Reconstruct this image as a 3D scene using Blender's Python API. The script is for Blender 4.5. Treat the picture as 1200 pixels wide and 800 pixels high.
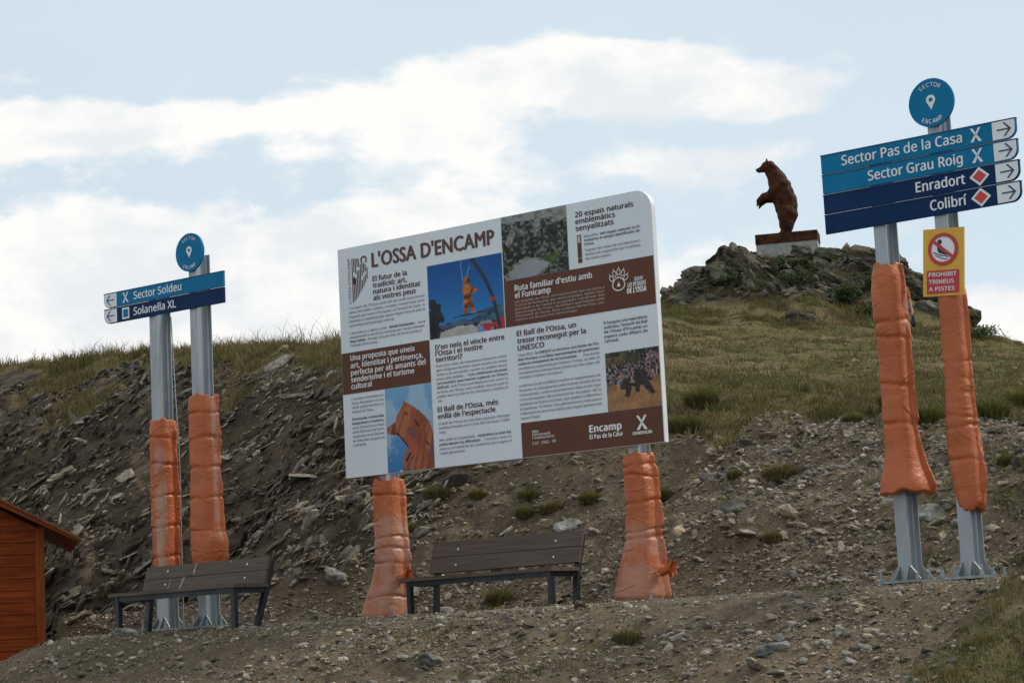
import bpy, bmesh, math, random, os
import numpy as np
from mathutils import Vector, Matrix
R = math.radians
for o in list(bpy.data.objects):
    bpy.data.objects.remove(o)
SC = bpy.context.scene
COL = SC.collection
random.seed(7)
RNG = np.random.default_rng(11)

# ------------------------------------------------------------------ camera
cd = bpy.data.cameras.new('camera')
cam = bpy.data.objects.new('camera', cd)
COL.objects.link(cam)
cd.sensor_width = 36.0
cd.lens = 36.0 * 2568.53 / 1200.0
cd.clip_start = 0.1
cd.clip_end = 9000
F = Vector((0, 0.99023334, 0.13941997))
RT = Vector((0.99879272, 0.00684878, -0.04864363))
UP = Vector((0.0491234, -0.13925165, 0.98903785))
cam.matrix_world = Matrix(((RT.x, UP.x, -F.x, 0), (RT.y, UP.y, -F.y, 0), (RT.z, UP.z, -F.z, 0), (0, 0, 0, 1)))
SC.camera = cam

# ------------------------------------------------------------------ light
SUN_DIR = Vector((0.74, 0.30, 0.72)).normalized()      # towards the sun: high, right, a little behind the hill
SUN_EL = math.asin(SUN_DIR.z)
SUN_AZ = math.atan2(SUN_DIR.x, SUN_DIR.y)
sl = bpy.data.lights.new('sun', 'SUN')
sl.energy = 2.4
sl.angle = R(8)
sl.color = (1.0, 0.93, 0.82)
so = bpy.data.objects.new('sun', sl)
COL.objects.link(so)
so.rotation_euler = SUN_DIR.to_track_quat('Z', 'Y').to_euler()

SC.view_settings.view_transform = 'Standard'
SC.view_settings.look = 'None'
SC.view_settings.gamma = 1
SC.view_settings.exposure = 0.2
SC.view_settings.use_curve_mapping = False

W = bpy.data.worlds.new('World')
SC.world = W
W.use_nodes = True
wt = W.node_tree
wt.nodes.clear()


class NT:
    """little helper for building node trees"""
    def __init__(self, tree):
        self.t = tree

    def n(self, kind, **kw):
        nd = self.t.nodes.new(kind)
        for k, v in kw.items():
            setattr(nd, k, v)
        return nd

    def link(self, a, b):
        self.t.links.new(a, b)

    def m(self, op, a, b=0.0, c=None, clamp=False):
        nd = self.n('ShaderNodeMath', operation=op, use_clamp=clamp)
        for i, x in enumerate((a, b, c)):
            if x is None:
                continue
            if isinstance(x, (int, float)):
                nd.inputs[i].default_value = x
            else:
                self.link(x, nd.inputs[i])
        return nd.outputs[0]

    def mix(self, f, a, b, mode='MIX'):
        nd = self.n('ShaderNodeMix', data_type='RGBA', blend_type=mode)
        for i, x in ((0, f), (6, a), (7, b)):
            if isinstance(x, (int, float)):
                nd.inputs[i].default_value = x
            elif isinstance(x, (tuple, list)):
                nd.inputs[i].default_value = tuple(x) + ((1,) if len(x) == 3 else ())
            else:
                self.link(x, nd.inputs[i])
        return nd.outputs[2]

    def ramp(self, f, lo, hi):
        nd = self.n('ShaderNodeMapRange', interpolation_type='SMOOTHSTEP')
        self.link(f, nd.inputs[0])
        nd.inputs[1].default_value = lo
        nd.inputs[2].default_value = hi
        return nd.outputs[0]

    def noise(self, vec, scale, detail=4.0, rough=0.55, dist=0.0):
        nd = self.n('ShaderNodeTexNoise')
        if vec is not None:
            self.link(vec, nd.inputs['Vector'])
        nd.inputs['Scale'].default_value = scale
        nd.inputs['Detail'].default_value = detail
        nd.inputs['Roughness'].default_value = rough
        nd.inputs['Distortion'].default_value = dist
        return nd.outputs[0]


w = NT(wt)
sky = w.n('ShaderNodeTexSky', sky_type='NISHITA')
sky.sun_disc = False
sky.sun_elevation = SUN_EL
sky.sun_rotation = SUN_AZ
sky.air_density = 1.0
sky.dust_density = 1.5
sky.altitude = 2300
tc = w.n('ShaderNodeTexCoord')
sep = w.n('ShaderNodeSeparateXYZ')
w.link(tc.outputs['Generated'], sep.inputs[0])
yy = w.m('MAXIMUM', sep.outputs[1], 0.03)
ca = w.m('DIVIDE', sep.outputs[0], yy)                 # direction on the dome: across / up, measured on the tangent plane to the north
ce = w.m('DIVIDE', sep.outputs[2], yy)
mp = w.n('ShaderNodeMapping')
w.link(tc.outputs['Generated'], mp.inputs[0])
mp.inputs['Scale'].default_value = (1.0, 1.0, 1.9)
n_big = w.noise(mp.outputs[0], 13.0, 9.0, 0.58, 0.1)
n_fine = w.noise(mp.outputs[0], 34.0, 8.0, 0.6, 0.2)
n_wide = w.noise(mp.outputs[0], 3.0, 6.0, 0.55)
# banks of cloud on the dome: (across, up, half-width, half-height, weight)
CLOUDS = [(0.03, 0.2635, 0.115, 0.014, 1.0), (0.085, 0.252, 0.065, 0.012, 1.0), (-0.14, 0.251, 0.085, 0.0095, 1.0),
          (-0.225, 0.252, 0.05, 0.013, 1.0), (0.04, 0.274, 0.045, 0.008, 0.7), (0.12, 0.244, 0.03, 0.008, 0.6),
          (-0.185, 0.172, 0.10, 0.034, 1.1), (-0.07, 0.180, 0.10, 0.022, 1.0), (-0.215, 0.195, 0.04, 0.016, 0.9),
          (0.0, 0.160, 0.075, 0.036, 1.0), (-0.12, 0.142, 0.2, 0.03, 1.0), (0.235, 0.147, 0.05, 0.02, 0.7),
          (0.13, 0.170, 0.025, 0.012, 0.3), (0.06, 0.222, 0.07, 0.010, 0.50), (-0.05, 0.236, 0.09, 0.007, 0.50), (0.16, 0.225, 0.06, 0.012, 0.30), (-0.11, 0.303, 0.03, 0.004, 0.55)]
acc = None
for (x, y, rx, ry, k) in CLOUDS:
    dx = w.m('MULTIPLY', w.m('SUBTRACT', ca, x), 1.0 / rx)
    dy = w.m('MULTIPLY', w.m('SUBTRACT', ce, y), 1.0 / ry)
    d2 = w.m('ADD', w.m('MULTIPLY', dx, dx), w.m('MULTIPLY', dy, dy))
    g = w.m('MULTIPLY', w.m('POWER', 2.718, w.m('MULTIPLY', d2, -0.9)), k)
    acc = g if acc is None else w.m('ADD', acc, g)
acc = w.m('MINIMUM', acc, 1.25)
front = w.ramp(sep.outputs[1], 0.55, 0.8)
generic = w.m('MULTIPLY', w.ramp(n_wide, 0.42, 0.62), 0.9)
base = w.n('ShaderNodeMix', data_type='FLOAT')
w.link(front, base.inputs[0]); w.link(generic, base.inputs[2]); w.link(acc, base.inputs[3])
dens = w.m('ADD', base.outputs[0], w.m('ADD', w.m('MULTIPLY', w.m('SUBTRACT', n_big, 0.5), 2.0), w.m('MULTIPLY', w.m('SUBTRACT', n_fine, 0.5), 0.9)))
cover = w.ramp(dens, 0.26, 0.72)
veil = w.m('ADD', 0.84, w.m('MULTIPLY', w.m('SUBTRACT', n_wide, 0.5), 0.3))       # thin high haze over the blue
hazy = w.mix(veil, sky.outputs[0], (6.35, 7.4, 7.95))
shade = w.ramp(w.noise(mp.outputs[0], 15.0, 6.0, 0.6, 0.1), 0.35, 0.62)
ccol = w.mix(shade, (7.15, 7.45, 7.7), (8.8, 8.7, 8.5))
final = w.mix(cover, hazy, ccol)
bg = w.n('ShaderNodeBackground')
w.link(final, bg.inputs[0])
bg.inputs[1].default_value = 0.1
wo = w.n('ShaderNodeOutputWorld')
w.link(bg.outputs[0], wo.inputs[0])


# ------------------------------------------------------------------ materials
def mat(name, col, rough=0.6, metal=0.0, var=0.0, vscale=6.0, bump=0.0, bscale=30.0, col2=None, spec=None, stretch=None, streak=None, dirt=None):
    m = bpy.data.materials.new(name)
    m.use_nodes = True
    t = NT(m.node_tree)
    b = m.node_tree.nodes['Principled BSDF']
    b.inputs['Roughness'].default_value = rough
    b.inputs['Metallic'].default_value = metal
    if spec is not None:
        b.inputs['Specular IOR Level'].default_value = spec
    co = t.n('ShaderNodeTexCoord').outputs['Object']
    if stretch:
        mpn = t.n('ShaderNodeMapping')
        t.link(co, mpn.inputs[0])
        mpn.inputs['Scale'].default_value = stretch
        co = mpn.outputs[0]
    c2 = col2 or tuple(min(1, c * (1 - var)) for c in col)
    f = t.ramp(t.noise(co, vscale, 6, 0.6), 0.32, 0.68)
    c = t.mix(f, col, c2)
    if dirt:
        dcol, dscale, lo, hi, amt = dirt
        g = t.m('MULTIPLY', t.ramp(t.noise(co, dscale, 7, 0.65, 0.4), lo, hi), amt)
        c = t.mix(g, c, dcol)
    t.link(c, b.inputs['Base Color'])
    rr = t.m('ADD', rough - 0.06, t.m('MULTIPLY', f, 0.12))
    t.link(rr, b.inputs['Roughness'])
    if bump:
        bn = t.n('ShaderNodeBump')
        bn.inputs['Strength'].default_value = bump
        bn.inputs['Distance'].default_value = 0.02
        t.link(t.noise(co, bscale, 5, 0.6), bn.inputs['Height'])
        t.link(bn.outputs[0], b.inputs['Normal'])
    return m


def attr_mat(name, attr='col', rough=0.85, var=0.35, vscale=20.0, bump=0.0, bscale=40.0, translucent=0.0):
    m = bpy.data.materials.new(name)
    m.use_nodes = True
    t = NT(m.node_tree)
    b = m.node_tree.nodes['Principled BSDF']
    b.inputs['Roughness'].default_value = rough
    b.inputs['Specular IOR Level'].default_value = 0.25
    a = t.n('ShaderNodeAttribute', attribute_name=attr)
    co = t.n('ShaderNodeTexCoord').outputs['Object']
    c = a.outputs['Color']
    if var:
        f = t.ramp(t.noise(co, vscale, 5, 0.6), 0.25, 0.75)
        c = t.mix(1.0, c, t.mix(f, (1 - var,) * 3, (1 + var,) * 3), 'MULTIPLY')
    t.link(c, b.inputs['Base Color'])
    if bump:
        bn = t.n('ShaderNodeBump')
        bn.inputs['Strength'].default_value = bump
        bn.inputs['Distance'].default_value = 0.02
        t.link(t.noise(co, bscale, 6, 0.65), bn.inputs['Height'])
        t.link(bn.outputs[0], b.inputs['Normal'])
    if translucent:
        out = m.node_tree.nodes['Material Output']
        tr = t.n('ShaderNodeBsdfTranslucent')
        t.link(c, tr.inputs[0])
        mx = t.n('ShaderNodeMixShader')
        mx.inputs[0].default_value = translucent
        t.link(b.outputs[0], mx.inputs[1]); t.link(tr.outputs[0], mx.inputs[2])
        t.link(mx.outputs[0], out.inputs[0])
    return m


M = {}
M['steel'] = mat('galvanised_steel', (0.34, 0.375, 0.40), 0.5, 0.45, 0.12, 10, 0.03, 60, stretch=(1, 1, 0.35), dirt=((0.25, 0.27, 0.28), 3.0, 0.5, 0.8, 0.5))
M['plate'] = mat('base_plate_steel', (0.33, 0.36, 0.37), 0.5, 0.6, 0.3, 20, dirt=((0.2, 0.16, 0.11), 5.0, 0.45, 0.7, 0.6))
M['blue'] = mat('sign_blue', (0.003, 0.165, 0.34), 0.5, 0, 0.12, 2.0, spec=0.12, dirt=((0.02, 0.19, 0.34), 4, 0.5, 0.8, 0.25))
M['navy'] = mat('sign_navy', (0.003, 0.026, 0.095), 0.5, 0, 0.15, 2.0, spec=0.12, dirt=((0.01, 0.045, 0.12), 4, 0.5, 0.8, 0.25))
M['white'] = mat('sign_white', (0.72, 0.75, 0.78), 0.4, 0, 0.06, 3)
M['ink'] = mat('sign_ink', (0.015, 0.05, 0.13), 0.5, 0, 0.1, 3)
M['red'] = mat('sign_red', (0.50, 0.02, 0.025), 0.4, 0, 0.12, 4)
M['yellow'] = mat('sign_yellow', (0.68, 0.38, 0.025), 0.42, 0, 0.1, 4, dirt=((0.5, 0.3, 0.08), 8, 0.5, 0.8, 0.3))
M['black'] = mat('sign_black', (0.012, 0.013, 0.016), 0.5)
M['red2'] = mat('diamond_red', (0.55, 0.035, 0.03), 0.45)
M['banner'] = mat('banner_white', (0.66, 0.71, 0.76), 0.42, 0, 0.06, 1.2, 0.8, 1.8, stretch=(1.0, 1, 0.5), dirt=((0.50, 0.53, 0.55), 1.1, 0.5, 0.8, 0.4))
M['banner_side'] = mat('banner_edge', (0.74, 0.76, 0.78), 0.45, 0, 0.08, 4, 0.1, 20)
M['brown'] = mat('banner_brown', (0.125, 0.052, 0.033), 0.5, 0, 0.1, 2, 0.3, 1.4, spec=0.15)
M['brown_ink'] = mat('brown_ink', (0.085, 0.026, 0.018), 0.5)
M['grey_ink'] = mat('grey_ink', (0.19, 0.20, 0.215), 0.5)
M['dark_ink'] = mat('dark_ink', (0.018, 0.018, 0.02), 0.5)
M['white_ink'] = mat('white_ink', (0.72, 0.72, 0.72), 0.5)
M['pale_ink'] = mat('pale_ink', (0.48, 0.40, 0.36), 0.5)
M['frame'] = mat('bench_frame', (0.022, 0.026, 0.033), 0.4, 0.3, 0.3, 10)
M['slat'] = mat('bench_slats', (0.088, 0.056, 0.038), 0.62, 0, 0.35, 9, 0.25, 60, stretch=(0.25, 3, 6), dirt=((0.11, 0.09, 0.075), 3, 0.5, 0.8, 0.5))
M['slat_top'] = mat('bench_seat_wood', (0.10, 0.068, 0.045), 0.6, 0, 0.4, 9, 0.25, 60, stretch=(0.25, 6, 3))
M['screw'] = mat('screw_heads', (0.6, 0.6, 0.6), 0.35, 0.8)
M['drop'] = mat('bird_droppings', (0.5, 0.51, 0.5), 0.8)
M['rust'] = mat('weathered_steel', (0.078, 0.028, 0.010), 0.8, 0.0, 0.5, 5, 0.4, 22, col2=(0.022, 0.010, 0.006), spec=0.12, dirt=((0.13, 0.048, 0.012), 1.6, 0.52, 0.75, 0.6))
M['concrete'] = mat('concrete', (0.33, 0.33, 0.31), 0.85, 0, 0.25, 5, 0.2, 30, dirt=((0.18, 0.17, 0.15), 2.5, 0.45, 0.75, 0.6))
M['hut'] = mat('stained_wood', (0.27, 0.052, 0.006), 0.6, 0, 0.45, 3.5, 0.2, 40, col2=(0.145, 0.025, 0.004), stretch=(0.5, 0.5, 7.0), spec=0.12, dirt=((0.09, 0.018, 0.004), 2.0, 0.45, 0.75, 0.6))
M['hut_trim'] = mat('stained_trim', (0.25, 0.055, 0.008), 0.6, 0, 0.3, 6, stretch=(6, 6, 0.5), spec=0.12)
M['hut_roof'] = mat('hut_roof_boards', (0.19, 0.07, 0.026), 0.75, 0, 0.5, 7, 0.3, 40)
M['skin'] = mat('skin', (0.42, 0.21, 0.14), 0.5, 0, 0.1, 10)
M['shorts'] = mat('navy_cloth', (0.02, 0.025, 0.045), 0.85, 0, 0.2, 20)
M['shirt'] = mat('orange_cloth', (0.45, 0.10, 0.05), 0.85, 0, 0.2, 20)
M['shoe'] = mat('dark_shoe', (0.015, 0.014, 0.014), 0.6)
M['hair'] = mat('hair', (0.03, 0.02, 0.013), 0.7)
M['bag'] = mat('bag_cloth', (0.018, 0.022, 0.028), 0.8)
M['picture'] = attr_mat('printed_picture', 'col', 0.45, 0.0)
M['stone'] = attr_mat('slate_stone', 'col', 0.85, 0.45, 16.0, 0.5, 45)
M['blade'] = attr_mat('grass_blades', 'col', 0.7, 0.15, 3.0, 0, 0, 0.25)
M['leaf'] = attr_mat('shrub_leaves', 'col', 0.6, 0.2, 8.0, 0, 0, 0.2)
M['stem'] = mat('woody_stem', (0.07, 0.05, 0.035), 0.9)


def crag_material():
    m = bpy.data.materials.new('layered_rock')
    m.use_nodes = True
    t = NT(m.node_tree)
    b = m.node_tree.nodes['Principled BSDF']
    b.inputs['Roughness'].default_value = 0.95
    b.inputs['Specular IOR Level'].default_value = 0.15
    co = t.n('ShaderNodeTexCoord').outputs['Object']
    mp = t.n('ShaderNodeMapping')
    t.link(co, mp.inputs[0])
    mp.inputs['Rotation'].default_value = (R(15), R(20), 0)
    mp.inputs['Scale'].default_value = (0.9, 0.9, 4.5)
    a = t.n('ShaderNodeAttribute', attribute_name='col')
    st = t.noise(mp.outputs[0], 2.6, 8, 0.68, 0.3)
    fn = t.noise(co, 7.0, 8, 0.68)
    c = t.mix(1.0, a.outputs['Color'], t.mix(t.ramp(st, 0.33, 0.66), (0.35, 0.34, 0.33), (1.45, 1.45, 1.42)), 'MULTIPLY')
    c = t.mix(t.m('MULTIPLY', t.ramp(fn, 0.56, 0.68), 0.65), c, (0.085, 0.082, 0.026))
    c = t.mix(t.m('MULTIPLY', t.ramp(fn, 0.30, 0.42), 0.0), c, (0.2, 0.2, 0.18))
    t.link(c, b.inputs['Base Color'])
    bn = t.n('ShaderNodeBump')
    bn.inputs['Strength'].default_value = 1.0
    bn.inputs['Distance'].default_value = 0.12
    t.link(t.m('ADD', t.m('MULTIPLY', st, 1.0), t.m('MULTIPLY', fn, 0.5)), bn.inputs['Height'])
    t.link(bn.outputs[0], b.inputs['Normal'])
    return m


M['crag'] = crag_material()


def wrap_material(name, faded):
    m = bpy.data.materials.new(name)
    m.use_nodes = True
    t = NT(m.node_tree)
    b = m.node_tree.nodes['Principled BSDF']
    co = t.n('ShaderNodeTexCoord').outputs['Object']
    oi = t.n('ShaderNodeObjectInfo')
    v = t.n('ShaderNodeVectorMath', operation='ADD')
    t.link(co, v.inputs[0])
    cmb = t.n('ShaderNodeCombineXYZ')
    for i in range(3):
        t.link(t.m('MULTIPLY', oi.outputs['Random'], 37.0 + i * 11), cmb.inputs[i])
    t.link(cmb.outputs[0], v.inputs[1])
    p = v.outputs[0]
    c = t.mix(t.ramp(t.noise(p, 2.2, 5, 0.6), 0.3, 0.7), (0.455, 0.112, 0.030), (0.355, 0.080, 0.021))
    c = t.mix(t.m('MULTIPLY', t.ramp(t.noise(p, 5.0, 7, 0.7, 0.6), 0.5, 0.78), 0.55), c, (0.52, 0.20, 0.105))
    a = t.n('ShaderNodeAttribute', attribute_name='col')
    lift = t.m('MULTIPLY', a.outputs['Fac'], t.ramp(t.noise(p, 3.4, 5, 0.6, 0.3), 0.34, 0.52))
    c = t.mix(t.m('MULTIPLY', lift, faded), c, (0.42, 0.245, 0.18))
    c = t.mix(t.m('MULTIPLY', t.ramp(t.noise(p, 16.0, 5, 0.7), 0.62, 0.75), 0.35), c, (0.25, 0.11, 0.06))
    t.link(c, b.inputs['Base Color'])
    b.inputs['Roughness'].default_value = 0.5
    b.inputs['Specular IOR Level'].default_value = 0.4
    mp2 = t.n('ShaderNodeMapping')
    t.link(p, mp2.inputs[0])
    mp2.inputs['Scale'].default_value = (1.3, 1.3, 2.0)
    bn = t.n('ShaderNodeBump')
    bn.inputs['Strength'].default_value = 0.22
    bn.inputs['Distance'].default_value = 0.012
    fold = t.m('ABSOLUTE', t.m('SUBTRACT', t.noise(mp2.outputs[0], 3.2, 3, 0.5, 1.2), 0.5))
    fold = t.m('POWER', t.m('SUBTRACT', 1.0, t.m('MULTIPLY', fold, 2.0)), 9.0)
    t.link(t.m('ADD', t.m('MULTIPLY', fold, -0.9), t.m('MULTIPLY', t.noise(mp2.outputs[0], 8.0, 4, 0.55, 0.9), 0.6)), bn.inputs['Height'])
    t.link(bn.outputs[0], b.inputs['Normal'])
    return m


M['wrap'] = wrap_material('orange_vinyl', 0.85)


# ------------------------------------------------------------------ object helpers
def tag(o, label=None, cat=None, group=None, kind=None):
    if label: o['label'] = label
    if cat: o['category'] = cat
    if group: o['group'] = group
    if kind: o['kind'] = kind
    return o


def empty(name, loc, rz, label, cat, group=None):
    o = bpy.data.objects.new(name, None)
    COL.objects.link(o)
    o.empty_display_size = 0.1
    o.location = loc
    o.rotation_euler = (0, 0, rz)
    return tag(o, label, cat, group)


def link_mesh(name, me, material, parent=None, loc=None):
    o = bpy.data.objects.new(name, me)
    COL.objects.link(o)
    if material is not None:
        for mm in (material if isinstance(material, (list, tuple)) else [material]):
            me.materials.append(mm)
    if parent: o.parent = parent
    if loc: o.location = loc
    return o


def np_mesh(name, V, Fq, material, parent=None, cols=None, smooth=False, loc=None):
    """mesh from numpy arrays: V (n,3), Fq (m,3|4) with optional per-point colours"""
    V = np.asarray(V, np.float32); Fq = np.asarray(Fq, np.int32)
    me = bpy.data.meshes.new(name)
    me.vertices.add(len(V)); me.vertices.foreach_set('co', V.ravel())
    k = Fq.shape[1]
    me.loops.add(Fq.size); me.loops.foreach_set('vertex_index', Fq.ravel())
    me.polygons.add(len(Fq))
    me.polygons.foreach_set('loop_start', np.arange(0, Fq.size, k, dtype=np.int32))
    me.polygons.foreach_set('loop_total', np.full(len(Fq), k, np.int32))
    me.update(calc_edges=True)
    me.validate()
    me.polygons.foreach_set('use_smooth', np.full(len(me.polygons), bool(smooth)))
    if cols is not None:
        a = me.color_attributes.new('col', 'FLOAT_COLOR', 'POINT')
        c = np.ones((len(V), 4), np.float32)
        c[:, :3] = cols
        a.data.foreach_set('color', c.ravel())
    return link_mesh(name, me, material, parent, loc)


def bm_obj(name, bm, material, parent=None, smooth=False, bevel=0.0, loc=None):
    if bevel:
        bmesh.ops.bevel(bm, geom=[e for e in bm.edges if e.is_manifold and e.calc_face_angle(0) > 0.6], offset=bevel, segments=2, affect='EDGES', clamp_overlap=True)
    bmesh.ops.recalc_face_normals(bm, faces=bm.faces)
    me = bpy.data.meshes.new(name)
    bm.to_mesh(me); bm.free()
    if smooth:
        me.polygons.foreach_set('use_smooth', np.ones(len(me.polygons), bool))
    return link_mesh(name, me, material, parent, loc)


def add_box(bm, x0, x1, y0, y1, z0, z1, mtx=None):
    vs = [bm.verts.new(p) for p in ((x0, y0, z0), (x1, y0, z0), (x1, y1, z0), (x0, y1, z0), (x0, y0, z1), (x1, y0, z1), (x1, y1, z1), (x0, y1, z1))]
    if mtx:
        for v_ in vs: v_.co = mtx @ v_.co
    for f in ((0, 1, 2, 3), (4, 5, 6, 7), (0, 1, 5, 4), (1, 2, 6, 5), (2, 3, 7, 6), (3, 0, 4, 7)):
        bm.faces.new([vs[i] for i in f])
    return vs


def add_prism(bm, pts, y0, y1):
    """polygon in the x-z plane given thickness along y"""
    a = [bm.verts.new((x, y0, z)) for x, z in pts]
    b = [bm.verts.new((x, y1, z)) for x, z in pts]
    bm.faces.new(a); bm.faces.new(b[::-1])
    n = len(pts)
    for i in range(n):
        bm.faces.new((a[i], a[(i + 1) % n], b[(i + 1) % n], b[i]))


def add_tube(bm, p0, p1, r0, r1=None, seg=10):
    r1 = r0 if r1 is None else r1
    p0, p1 = Vector(p0), Vector(p1)
    q = (p1 - p0).to_track_quat('Z', 'Y')
    A, B = [], []
    for i in range(seg):
        t = 2 * math.pi * i / seg
        d = q @ Vector((math.cos(t), math.sin(t), 0))
        A.append(bm.verts.new(p0 + d * r0)); B.append(bm.verts.new(p1 + d * r1))
    for i in range(seg):
        bm.faces.new((A[i], A[(i + 1) % seg], B[(i + 1) % seg], B[i]))
    bm.faces.new(A[::-1]); bm.faces.new(B)


def arc(cx, cz, r, a0, a1, n=10):
    return [(cx + r * math.cos(R(a0 + (a1 - a0) * i / n)), cz + r * math.sin(R(a0 + (a1 - a0) * i / n))) for i in range(n + 1)]


def add_flat(bm, pts, y):
    bm.faces.new([bm.verts.new((x, y, z)) for x, z in pts])


def add_ring(bm, cx, cz, r0, r1, y, n=48):
    A = [bm.verts.new((cx + r0 * math.cos(2 * math.pi * i / n), y, cz + r0 * math.sin(2 * math.pi * i / n))) for i in range(n)]
    B = [bm.verts.new((cx + r1 * math.cos(2 * math.pi * i / n), y, cz + r1 * math.sin(2 * math.pi * i / n))) for i in range(n)]
    for i in range(n):
        bm.faces.new((A[i], A[(i + 1) % n], B[(i + 1) % n], B[i]))


def flat_obj(name, polys, y, material, parent):
    bm = bmesh.new()
    for p in polys: add_flat(bm, p, y)
    bmesh.ops.triangulate(bm, faces=[f for f in bm.faces if len(f.verts) > 4])
    me = bpy.data.meshes.new(name)
    bm.to_mesh(me); bm.free()
    return link_mesh(name, me, material, parent)


# ------------------------------------------------------------------ lettering
FONT = None
try:
    FONT = bpy.data.fonts.load(os.path.join(bpy.utils.system_resource('DATAFILES', path='fonts'), 'NotoSansHebrew-Regular.woff2'))
except Exception:
    FONT = None
_tc = {}


def text_geo(s, weight, res=3, plain=False):
    key = (s, weight, res, plain)
    if key in _tc: return _tc[key]
    cu = bpy.data.curves.new('lettering', 'FONT')
    cu.body = s
    if FONT and not plain: cu.font = FONT
    cu.resolution_u = res
    cu.space_character = 1.0 + weight * 1.2
    ob = bpy.data.objects.new('lettering', cu)
    COL.objects.link(ob)
    dg = bpy.context.evaluated_depsgraph_get()
    me = bpy.data.meshes.new_from_object(ob.evaluated_get(dg))
    V = np.zeros(len(me.vertices) * 3, np.float32)
    me.vertices.foreach_get('co', V)
    V = V.reshape(-1, 3)[:, :2].copy()
    polys = [tuple(p.vertices) for p in me.polygons]
    bpy.data.objects.remove(ob); bpy.data.curves.remove(cu); bpy.data.meshes.remove(me)
    if len(V): V[:, 0] -= V[:, 0].min()
    _tc[key] = (V, polys)
    return _tc[key]


_capv = text_geo('H', 0.0)[0]
CAP = float(_capv[:, 1].max() - _capv[:, 1].min()) if len(_capv) else 0.7


class Letters:
    """collects lines of lettering on a plane (x to the right, z up) into one mesh; heavy weights are thickened by a few
    copies of the outline set side by side, each a hair in front of the last"""
    def __init__(self):
        self.V, self.P, self.k = [], [], 0

    def add(self, V2, polys, lift=0.0):
        self.V.append(np.concatenate([V2, np.full((len(V2), 1), lift)], 1))
        self.P += [tuple(i + self.k for i in p) for p in polys]
        self.k += len(V2)

    def heavy(self, V2, polys, w_):
        if w_ <= 0:
            return self.add(V2, polys)
        for i, (dx, dz) in enumerate(((-1, 0.0), (1, 0.0), (0, 0.55), (0, -0.55), (0, 0))):
            self.add(V2 + np.array([dx, dz]) * w_, polys, 0.00022 * i)

    def line(self, s, x0, z0, x1, cap, weight=0.0, skew=0.0, res=3, rise=0.0, plain=False):
        V, P = text_geo(s, weight, res, plain)
        if not len(V): return
        q = V.copy()
        w_ = weight * cap / CAP
        q[:, 0] = x0 + w_ + V[:, 0] * (x1 - x0 - 2 * w_) / V[:, 0].max() + skew * V[:, 1] * cap / CAP
        q[:, 1] = z0 + V[:, 1] * cap / CAP + rise * (q[:, 0] - x0)
        self.heavy(q, P, w_)

    def on_arc(self, s, cx, cz, r, a_mid, span, cap, weight=0.0, inward=False):
        n = len(s)
        for i, ch in enumerate(s):
            V, P = text_geo(ch, weight, 3)
            f = (i + 0.5) / n - 0.5
            a = R(a_mid + (span * f if inward else -span * f))
            wd = V[:, 0].max()
            x = (V[:, 0] - wd / 2) * cap / CAP * 0.92
            z = V[:, 1] * cap / CAP
            rr = (r - z) if inward else (r + z)
            th = a + (x / r if inward else -x / r)
            self.heavy(np.stack([cx + rr * np.cos(th), cz + rr * np.sin(th)], 1), P, weight * cap / CAP)

    def build(self, name, y, material, parent):
        V = np.concatenate(self.V)
        me = bpy.data.meshes.new(name)
        me.from_pydata([(float(a), y - float(c_), float(b)) for a, b, c_ in V], [], self.P)
        me.update()
        return link_mesh(name, me, material, parent)


# ------------------------------------------------------------------ terrain
def _hash(ix, iy, seed):
    h = (ix.astype(np.int64) * 374761393 + iy.astype(np.int64) * 668265263 + seed * 982451653) & 0x7fffffff
    h = ((h ^ (h >> 13)) * 1274126177) & 0x7fffffff
    return ((h ^ (h >> 16)) & 0xffff) / 65535.0


def vnoise(x, y, seed=0):
    ix, iy = np.floor(x), np.floor(y)
    fx, fy = x - ix, y - iy
    ix = ix.astype(np.int64); iy = iy.astype(np.int64)
    fx = fx * fx * fx * (fx * (fx * 6 - 15) + 10); fy = fy * fy * fy * (fy * (fy * 6 - 15) + 10)
    a = _hash(ix, iy, seed); b = _hash(ix + 1, iy, seed); c = _hash(ix, iy + 1, seed); d = _hash(ix + 1, iy + 1, seed)
    return (a * (1 - fx) + b * fx) * (1 - fy) + (c * (1 - fx) + d * fx) * fy - 0.5


def fbm(x, y, octv=4, seed=0, gain=0.5):
    s, a = 0, 1.0
    for i in range(octv):
        s = s + a * vnoise(x * 2 ** i + 17.3 * i, y * 2 ** i - 9.1 * i, seed + i)
        a *= gain
    return s


def sstep(x, a, b):
    t = np.clip((x - a) / (b - a), 0, 1)
    return t * t * (3 - 2 * t)


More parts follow.
